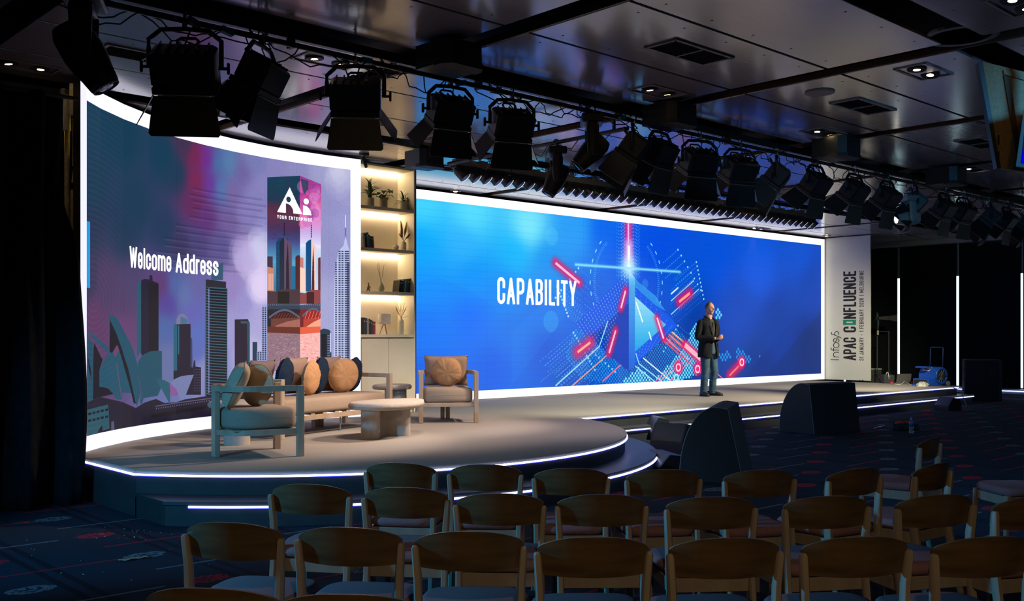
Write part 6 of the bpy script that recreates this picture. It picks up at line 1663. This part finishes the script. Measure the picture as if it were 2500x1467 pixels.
for i in range(34):
    x = -4.5 + i*.27 + rr.uniform(-.08,.08); L = rr.uniform(.12,.4)
    MB().tube([(x + L*k/5, .02*math.sin(k+i), -.02 - rr.uniform(.02,.07)*math.sin(math.pi*k/5)) for k in range(6)], .005, 4).build('cable', mat('pale_blue_cable', (.05,.09,.11), .5, var=0) if i % 3 == 0 else CAB, t)
# cross pipe with the lower moving head
t = thing('cross_pipe', (onY(1358, 8.3)[0], 8.4, 3.80), 0, 'black pipe hung under the middle ceiling slot behind the lamp bar', 'rigging')
MB().cyl((0,-1.2,0), (0,1.9,0), .024, n=10).build('pipe', BODY, t, smooth='auto'); MB().cbox((0,-1,.09), (.03,.03,.18), .003).cbox((0,1.6,.09), (.03,.03,.18), .003).build('hanger', BLK, t)
for i in range(5): MB().tube([(-.02, -1.0+.5*i, 0), (.05, -.8+.5*i, -.08-.02*i), (-.03, -.55+.5*i, -.01)], .006, 5).build('cable', CAB, t, smooth=True)

# ------------------------------------------------------------------ hanging monitor at the upper right
d = 8.2; pL = LD((2418-CX)/FPX*d, d); t = thing('hanging_monitor', (pL.x, pL.y, 3.36), YAW - R(90), 'ceiling-hung display with amber-lit back cover at the upper right edge', 'monitor')
AMB = mat('beige_back_cover', (.30,.22,.10), .6, var=.2, scale=40)
def quadbox(mb, p, th):
    a = [V((x, 0, z)) for x, z in p]; b = [V((x + .02, th, z)) for x, z in p]; n = len(p)
    return mb.add(a + b, [tuple(range(n)), tuple(range(n, 2*n))[::-1]] + [(i, (i+1)%n, n+(i+1)%n, n+i) for i in range(n)])
zz = lambda py: 1.54 + (HY-py)/FPX*d - 3.36
xx = lambda px: (px-2418)/FPX*d
quadbox(MB(), [(xx(2388), zz(152)), (xx(2399), zz(150)), (xx(2444), zz(411)), (xx(2434), zz(410))], .10).build('side_frame', mat('teal_black_frame', (.02,.04,.045), .5), t)
quadbox(MB(), [(xx(2399), zz(150)), (xx(2600), zz(200)), (xx(2600), zz(432)), (xx(2444), zz(411))], .05).build('back_cover', AMB, t)
mb = MB(); a = [V((x,-.012,z)) for x, z in ((xx(2448), zz(172)), (xx(2600), zz(214)), (xx(2600), zz(226)), (xx(2450), zz(182)))]; mb.add(a + [p + V((0,.012,0)) for p in a], [(0,1,2,3),(4,7,6,5),(0,4,5,1),(1,5,6,2),(2,6,7,3),(3,7,4,0)]); mb.build('back_ridge', AMB, t)
mb = MB(); a = [V((x,-.010,z)) for x, z in ((xx(2449), zz(184)), (xx(2464), zz(189)), (xx(2492), zz(374)), (xx(2480), zz(372)))]; mb.add(a + [p + V((0,.010,0)) for p in a], [(0,1,2,3),(4,7,6,5),(0,4,5,1),(1,5,6,2),(2,6,7,3),(3,7,4,0)]); mb.build('back_ridge', mat('brown_back_recess', (.10,.065,.03), .7), t)
for z in (342, 382): MB().cbox((xx(2437), -.006, zz(z)), (.012,.01,.08), .002).build('cover_vent', BLK, t)
MB().cbox((xx(2560), .16, .66-.04), (.06,.06,.35), .005).build('hanger', BLK, t)
d2 = 7.8; pR = LD((2540-CX)/FPX*d2, d2); t2 = thing('hanging_monitor', (pR.x, pR.y, 3.15), YAW - R(90), 'second hanging display with a strip of deep blue picture at the right edge', 'monitor')
z2 = lambda py: 1.54 + (HY-py)/FPX*d2 - 3.15; x2 = lambda px: (px-2540)/FPX*d2
quadbox(MB(), [(x2(2502), z2(250)), (x2(2640), z2(215)), (x2(2640), z2(430)), (x2(2480), z2(406))], .04).build('frame', MATS['teal_black_frame'], t2)
mb = MB(); mb.add([V((x2(2507), -.004, z2(270))), V((x2(2635), -.004, z2(240))), V((x2(2635), -.004, z2(415))), V((x2(2493), -.004, z2(398)))], [(0,1,2,3)]); mb.build('screen', emis('deep_blue_picture', (.0,.0,.9), 1.2), t2)
MB().cbox((x2(2600), .06, .55), (.05,.05,.6), .005).build('hanger', BLK, t2)
spot('amber_glow_on_monitor', LD(3.4, 5.6, 3.9), (pL.x, pL.y, 3.4), 9, (1, .55, .12), 50, .5)
# ------------------------------------------------------------------ presenter monitors: curved black covers on the floor
GREYP = mat('black_felt_cover', (.016,.018,.020), .75, var=.2, scale=50); EDGE = mat('pale_edge_tape', (.20,.24,.26), .5, var=0)
def cover(loc, rz, label, W=.66, Hh=.78, Ln=1.15, lean=.16):
    """local: X across the profile (curved side at -X, sloping face at +X), Y along its length"""
    t = thing('monitor_cover', loc, rz, label, 'speaker', 'curved black covers in front of the stage')
    rx, rz_ = W - lean - .10, Hh
    prof = [(W/2, 0), (W/2 - lean, Hh - .015)]
    for i in range(0, 15):
        a = R(90 + 90*i/14*1.0); prof.append((W/2 - lean - .13 + (W - lean - .13)*math.cos(a), .05 + (Hh-.05)*math.sin(a)))
    prof.append((-W/2 + .0, 0)); prof = [(max(-W/2, x), z) for x, z in prof]
    MM = Matrix(((1,0,0,0),(0,0,1,0),(0,1,0,0),(0,0,0,1)))
    MB().prism(prof, .0, Ln, M=MM).build('shell', GREYP, t)
    mb = MB(); mb.tube([(x, -.001, z) for x, z in prof[1:]], .004, 4); mb.build('edge_tape', EDGE, t)
    MB().tube([(W/2, -.001, 0), (W/2-lean, -.001, Hh-.015)], .003, 4).build('edge_tape', EDGE, t)
    MB().cbox((0, Ln/2, .012), (W-.06, Ln-.06, .02), .004).build('base_skid', BLK2, t)
    return t
def axis_rz(v): v = dir_cam(*v); return math.atan2(v.y, v.x) - math.pi/2      # +Y along the length
e1 = (.31, .95); l1 = V((2.085, 10.50)); cover(LD(l1.x, l1.y, 0), axis_rz(e1), 'tall curved black monitor cover standing nearest, behind the chair row, with blue-lit top')
e2 = (.83, .55); l2 = V((4.48, 15.80)); c2 = cover(LD(l2.x, l2.y, 0), axis_rz(e2), 'tall curved black monitor cover standing farther right at the stage step', .70, .78, 1.10, .10)
# wedge speakers
def wedge(loc, rz, label, w=.46, d=.40, h=.33):
    t = thing('floor_wedge', loc, rz, label, 'speaker', 'floor wedge speakers')
    pr = [(-d/2, 0), (d/2, 0), (d/2, h*.35), (d*.12, h), (-d*.34, h*.92), (-d/2, h*.5)]
    MM = Matrix(((0,0,1,-w/2),(1,0,0,0),(0,1,0,0),(0,0,0,1)))
    MB().prism(pr, 0, w, M=MM).build('cabinet', BODY, t)
    a, b = V((0, d/2, h*.35)), V((0, d*.12, h)); n = V((0, (b-a).z, -(b-a).y)).normalized(); n = V((0, abs(n.y), abs(n.z)))
    mb = MB(); k = w/2 - .02; a2, b2 = a.lerp(b, .04) + n*.004, a.lerp(b, .96) + n*.004
    q = [a2 + V((-k,0,0)), a2 + V((k,0,0)), b2 + V((k,0,0)), b2 + V((-k,0,0))]; mb.add(q + [p - n*.006 for p in q], [(0,1,2,3),(4,7,6,5),(0,4,5,1),(1,5,6,2),(2,6,7,3),(3,7,4,0)]); mb.build('grille', mat('perforated_grille', (.03,.034,.04), .55, var=.4, scale=300), t)
    MB().cbox((w/2+.004, -.02, h*.45), (.006,.12,.05), .002).build('handle', BLK2, t)
    return t
wedge(G(1643, 1098, 0), face_dir(dir_cam(-.55, -.83)), 'tilted black wedge speaker on the floor left of the nearest tall cover', .46, .44, .36)
wedge(G(1620, 1150, 0), face_dir(dir_cam(-.9, -.2)), 'low black wedge speaker half hidden by the nearest tall cover', .62, .34, .22)
wedge(G(1601, 1070, 0)+V((.1,.1,0)), face_dir(dir_cam(-1, -.1)), 'small black wedge speaker against the stage step', .80, .30, .33)
wedge(G(2314, 1000, 0), face_dir(dir_cam(-1, -.3)), 'small black wedge speaker at the far end of the stage step', .42, .32, .26)
# subwoofer stack
def sub_(z, label):
    p = LD((2400-CX)/FPX*23.45, 23.45, z); t = thing('bass_speaker', p, YAW - R(90) + R(-20), label, 'speaker', 'bass speakers in the corner')
    W, D, H = .80, .70, .475
    MB().cbox((0,D/2,H/2), (W,D,H), .012).build('cabinet', mat('textured_black_paint', (.020,.024,.027), .6, var=.2, scale=200), t)
    MB().cbox((-.02, -.004, H/2), (W-.10,.012,H-.06), .003).build('grille', mat('dark_grille_cloth', (.012,.016,.018), .8, var=.3, scale=250), t)
    for s in (-1, 1): MB().cbox((s*(W/2+.002), D*.35, H/2), (.012,.16,.08), .003).build('handle', BLK, t)
    MB().box((.17,-.012,H*.47), (.035,.006,.13)).box((.245,-.012,H*.47+.055), (.07,.006,.022)).box((.245,-.012,H*.47), (.07,.006,.022)).box((.245,-.012,H*.47-.055), (.07,.006,.022)).box((.285,-.012,H*.47), (.02,.006,.13)).build('badge', BLK, t)
sub_(0, 'lower of two stacked black bass speakers beside the window plinth'); sub_(.477, 'upper of two stacked black bass speakers beside the window plinth')

# ------------------------------------------------------------------ things at the far right end of the stage
ZS = .397
def onstage(px, py): return G(px, py, ZS)
BLUE = mat('blue_moulded_plastic', (.008,.075,.42), .38, spec=.5, var=.05)
p = onstage(2278, 941); t = thing('air_blower', p, face_dir(dir_cam(.45, -.89)), 'bright blue carpet blower with pull handle at the stage edge', 'blower')
t.scale.x = -1
# local +Y is toward the viewer-right, snail housing axis along Y
sn = []; n = 28
for i in range(n+1):
    a = R(-60 + 300*i/n); r = .175 + .035*i/n; sn.append((r*math.cos(a), .22 + r*math.sin(a)))
prof = [(-.17,.02)] + [(.34,.02),(.34,.17)] + [(.20*math.cos(R(a)), .22+.20*math.sin(R(a))) for a in range(0, 200, 12)]
prof = [(-.20,.03),(.15,.03)] + [(.20*math.cos(R(a)), .225+.20*math.sin(R(a))) for a in range(-40, 181, 12)]
MM = Matrix(((1,0,0,0),(0,0,1,-.22),(0,1,0,0),(0,0,0,1)))
MB().prism(prof, 0, .44, M=MM).build('housing', BLUE, t, smooth='auto')
mb = MB().tube([(.165*math.cos(a), .222, .225+.165*math.sin(a)) for a in [2*math.pi*k/28 for k in range(28)]], .028, 8, closed=True); ro = mb.build('intake_ring', BLUE, t, smooth=True)
MB().cyl((0,.20,.225), (0,.224,.225), .145, n=28).build('intake_grille', BLK, ro); gb = MB()
for k in range(6): a = k*math.pi/6; gb.cyl((-.14*math.cos(a),.228,.225-.14*math.sin(a)), (.14*math.cos(a),.228,.225+.14*math.sin(a)), .004, n=5)
gb.tube([(.08*math.cos(a), .228, .225+.08*math.sin(a)) for a in [2*math.pi*k/16 for k in range(16)]], .004, 5, closed=True).cyl((0,.222,.225),(0,.236,.225),.03); gb.build('wire_guard', STEEL, ro)
MB().cbox((-.27,-.02,.09), (.22,.42,.14), .012).build('outlet_duct', BLUE, t); MB().box((-.384,-.02,.09), (.006,.36,.09)).build('outlet_opening', BLK, t)
MB().cbox((-.25,-.05,.415), (.20,.30,.035), .012).build('top_lip', BLUE, t)
MB().cbox((-.20,.0,.015), (.44,.46,.03), .008).build('base_skid', BLUE, t)
lb = MB().cbox((-.08, .0, .0), (.0,.0,.0), .001); 
mb = MB(); mb.grid(lambda u, v: V((.2025*math.cos(R(112+38*(1-v)))*1.0, -.15 + .20*u, .225 + .2025*math.sin(R(112+38*(1-v))))), 3, 5); lo = mb.build('label', mat('white_label', (.7,.7,.7), .5, var=0), t)
MB().grid(lambda u, v: V((.2035*math.cos(R(118+20*(1-v))), -.13 + .07*u, .225 + .2035*math.sin(R(118+20*(1-v))))), 2, 3).build('label_print', mat('navy_label_print', (.02,.03,.12), .6, var=0), lo)
MB().grid(lambda u, v: V((.2035*math.cos(R(128+8*(1-v)+10*u)), -.06 + .09*u, .225 + .2035*math.sin(R(128+8*(1-v)+10*u)))), 3, 2).build('label_print', mat('red_label_print', (.45,.03,.03), .6, var=0), lo)
for s in (-1, 1): MB().cyl((.19, s*.235, .055), (.19, s*.26, .055), .055, n=18).build('wheel', mat('grey_wheel', (.30,.30,.28), .6), t, smooth='auto')
MB().tube([(.10,-.17,.30),(.12,-.17,.84),(.12,-.155,.86),(.12,.155,.86),(.12,.17,.84),(.10,.17,.30)], .011, 6).build('pull_handle', mat('blue_handle_tube', (.01,.04,.14), .4), t, smooth=True)
p = onstage(2205, 937); t = thing('laptop', p, face_dir(dir_cam(-.05, 1)), 'open silver-grey laptop seen from behind on the stage', 'laptop')
LG = mat('anodised_grey', (.14,.135,.13), .45, metal=.5, var=.05)
MB().cbox((0,.11,.010), (.34,.24,.018), .004).build('base', LG, t); MB().cbox((0,-.035,.125), (.34,.010,.235), .004, M=Matrix.Rotation(R(16), 4, 'X')).build('lid', LG, t)
p = onstage(2172, 936); t = thing('equipment_case', p, YAW - R(90), 'small black case beside the laptop', 'case'); MB().cbox((0,.12,.10), (.26,.2,.20), .012).build('body', BLK2, t); MB().cbox((0,.015,.17), (.08,.012,.03), .003).build('latch', STEEL, t)
def plug(px, py, c, nm, lab):
    p = onstage(px, py); t = thing('power_plug', p, .4, lab, 'plug', 'coloured plugs by the laptop'); MB().cyl((0,0,.03), (.07,0,.03), .028, n=12).build('body', mat(nm, c, .4, var=0), t, smooth='auto'); MB().cyl((.07,0,.03), (.10,0,.03), .016).build('collar', WHT, t)
plug(2166, 934, (.01,.10,.35), 'blue_plug', 'blue power plug left of the laptop'); plug(2177, 938, (.55,.015,.02), 'red_plug', 'red power plug in front of the black case'); plug(2227, 937, (.5,.02,.03), 'red_plug', 'red power plug right of the laptop')
def cable_on(lab, pts, m_, r=.008, z=ZS, nm='power_cable', cat='cable'):
    q = [G(x, y, z) + V((0,0,r + h)) for x, y, h in pts]; o = V(q[0]); mb = MB()
    sm = []
    for i in range(len(q)-1):
        p0, p1, p2, p3 = q[max(0,i-1)], q[i], q[i+1], q[min(len(q)-1,i+2)]
        for k in range(5):
            u = k/5; sm.append(.5*((2*p1) + (p2-p0)*u + (2*p0-5*p1+4*p2-p3)*u*u + (3*p1-p0-3*p2+p3)*u**3))
    sm.append(q[-1]); mb.tube([p - o for p in sm], r, 5); c = mb.build(nm, m_, None, smooth=True, loc=o); return tag(c, lab, cat)
WC = mat('white_cable', (.6,.6,.58), .5, var=0)
cable_on('white cable looping beside the blue plug left of the laptop', [(2154,932,0),(2163,934,0),(2163,936,.20),(2168,936,.25),(2170,936,.10),(2169,935,.05)], WC)
cable_on('white cable lying in front of the laptop', [(2170,935,0),(2182,938,0),(2200,938.5,0),(2208,937,.06),(2205,936,.14),(2213,937,.02),(2222,939,0)], WC)
cable_on('thin black cable along the foot of the off-white end panel', [(2098,929.5,0),(2104,928.5,.02),(2110,931,0),(2130,932,0),(2150,934,0)], CAB)
cable_on('grey cable hanging over the stage edge near the blue blower', [(2318,944,0),(2330,948,.0),(2345,952,-.05),(2362,966,-.22)], CAB)
p = onstage(2252, 943); t = thing('plastic_bag', p, .3, 'crumpled clear plastic bag in front of the blue blower', 'bag')
PLB = mat('clear_crumpled_plastic', (.60,.62,.55), .2, spec=.8, var=.25, scale=30, bump=.6)
rb = random.Random(8)
def bag(u, v):
    a = 2*math.pi*u; f = math.sin(math.pi*v*.5); k = 1 + .18*math.sin(5*a+1) + .10*math.sin(11*a+v*9)
    return V((.21*k*math.cos(a)*math.cos(v*1.45), .12*k*math.sin(a)*math.cos(v*1.45), .085*f*(1+.25*math.sin(7*a+v*12)) + .002))
MB().grid(bag, 36, 10).build('film', PLB, t, smooth=True)
# stands in the corner behind the panel
def stand(px, d, h, lab, kind):
    l = (px-CX)/FPX*d; p = LD(l, d, 0); t = thing('light_stand', p, YAW - R(90), lab, 'stand', 'stands behind the end panel')
    MB().cyl((0,0,.35), (0,0,h), .011, n=8).build('pole', mat('dark_grey_tube', (.05,.055,.055), .4), t); MB().cyl((0,0,.6), (0,0,.66), .018, n=8).build('collar', BLK2, t)
    for k in range(3):
        a = k*2.094 + .3; MB().cyl((0,0,.62), (.42*math.cos(a), .42*math.sin(a), .01), .009, n=6).build('leg', BLK2, t)
    if kind == 0:
        MB().lathe([(.001,-.27),(.06,-.20),(.10,-.05),(.10,.08),(.05,.22),(.001,.28)], (0,0,h+.10), 16, M=Matrix.Scale(.35, 4, V((1,0,0)))).build('softbox', mat('dim_grey_green_cloth', (.05,.08,.07), .8), t, smooth=True)
    else:
        MB().cyl((-.28,0,h), (.02,0,h), .010, n=6).cyl((-.28,0,h-.02), (-.28,0,h+.32), .016, n=8).build('arm', BLK2, t)
        MB().cbox((-.28,0,h-.03), (.05,.05,.12), .01).build('grip', mat('pale_grip', (.35,.35,.28), .5), t)
        MB().loft([[V((x, y*w, h+.34 + z*w)) for y, z in ((-1,-1),(1,-1),(1,1),(-1,1))] for x, w in ((-.26,.03),(-.05,.05),(.02,.05),(.18,.085))]).build('flood_head', BLK2, t)
stand(2141.5, 25.6, 1.75, 'thin stand with a narrow soft light head beside the end panel', 0)
stand(2170, 25.4, 1.62, 'dark stand with a horizontal flood head crossing the left window gap', 1)
t = thing('storage_bin', LD((2133-CX)/FPX*26.0, 26.0, 0), YAW - R(90), 'dark bin with pale lid half hidden behind the end panel', 'bin')
MB().cbox((0,0,.33), (.30,.3,.62), .01).build('body', BLK2, t); MB().cbox((0,0,.655), (.32,.32,.035), .006).build('lid', mat('pale_green_lid', (.22,.30,.28), .5), t); MB().cbox((-.02,-.16,.10), (.10,.02,.08), .01).build('tag_yellow', mat('yellow_tag', (.6,.5,.03), .5, var=0), t)

# ------------------------------------------------------------------ small things on the hall floor
p = G(2212, 1050, 0); t = thing('equipment_tray', p, YAW - R(90) + .05, 'low black tray holding orange straps beside the water bottle', 'tray')
mb = MB().cbox((0,.16,.012), (.42,.32,.02), .004)
for a, b, sx_, sy_ in ((0,.01,.42,.02),(0,.31,.42,.02),(.20,.16,.02,.3),(-.20,.16,.02,.3)): mb.cbox((a,b,.055), (sx_,sy_,.10), .004)
mb.build('body', BLK2, t)
ORG = mat('orange_webbing', (.75,.06,.01), .6, var=.15)
rb = random.Random(4); 
for i in range(6): MB().tube([(-.16+.05*i, .04+.02*i, .10), (-.10+.045*i, .12, .125+.006*(i%3)), (-.02+.03*i, .20, .12), (.04+.02*i, .27, .10)], .012, flat=(.032,.006)).build('strap', ORG, t)
p = G(2224.5, 1057, 0); t = thing('water_bottle', p, 0, 'clear plastic water bottle with blue label standing on the carpet', 'bottle')
m, nt, b = nodemat('clear_pet'); b.inputs['Transmission Weight'].default_value = .85; b.inputs['Roughness'].default_value = .08; b.inputs['IOR'].default_value = 1.33; b.inputs['Base Color'].default_value = (.75,.9,.95,1)
MB().lathe([(.030,0),(.034,.006),(.033,.05),(.030,.07),(.034,.09),(.034,.16),(.026,.19),(.013,.205),(.013,.222)], n=20).build('body', m, t, smooth=True)
MB().lathe([(.0345,.105),(.0345,.158)], n=20).build('label', mat('blue_bottle_label', (.01,.09,.45), .4, var=0), t, smooth=True); MB().lathe([(.015,.214),(.015,.234),(.012,.236)], n=14).build('cap', WHT, t, smooth='auto')
PAP = mat('torn_tape', (.55,.55,.52), .6, var=.2)
def scrap(px, py, w, l, rz, m_, lab, seed, nm='paper_scrap'):
    p = G(px, py, 0); rs_ = random.Random(seed); o = MB().grid(lambda u, v: V(((u-.5)*l, (v-.5)*w*(1+.4*math.sin(u*9+seed)), .004 + .010*abs(math.sin(u*7+seed+v*3)))), 12, 3).build(nm, m_, None, smooth=True, loc=p)
    o.rotation_euler = (0,0,rz); md = o.modifiers.new('t','SOLIDIFY'); md.thickness = .001; tag(o, lab, 'litter', 'scraps on the carpet')
scrap(2146, 1043.5, .045, .62, R(12), PAP, 'crumpled strip of silvery tape leading to the black tray', 3, 'tape_strip')
scrap(327, 1366, .045, .20, R(-8), mat('brown_leaf_paper', (.40,.22,.12), .7), 'torn brown scrap of paper on a grey carpet motif at lower left', 5)
scrap(2398, 976.5, .04, .10, .2, WHT, 'small pale scrap in front of the bass speakers', 6)
sp_ = random.Random(11); k = 0
for (cx_, cy_, n, sx_, sy_) in ((300,1305,16,60,22), (60,1330,5,50,30), (190,1385,5,90,30), (440,1215,4,80,12), (420,1370,3,60,20), (330,1298,8,25,14)):
    for i in range(n):
        px, py = cx_ + sp_.gauss(0, sx_*.6), cy_ + sp_.gauss(0, sy_*.6)
        if py < 1262 and px > 300 or px < 3: continue
        k += 1; r_ = sp_.uniform(.003, .0065)
        o = MB().lathe([(r_*.4,.0004),(r_,.0020),(r_*.5,.0035)], n=6).build('confetti_speck', WHT, None, loc=G(px, py, 0))
        o.scale = (1, sp_.uniform(.6,1.6), 1); tag(o, 'tiny white speck of debris on the carpet at lower left', 'litter', 'white specks on the carpet')
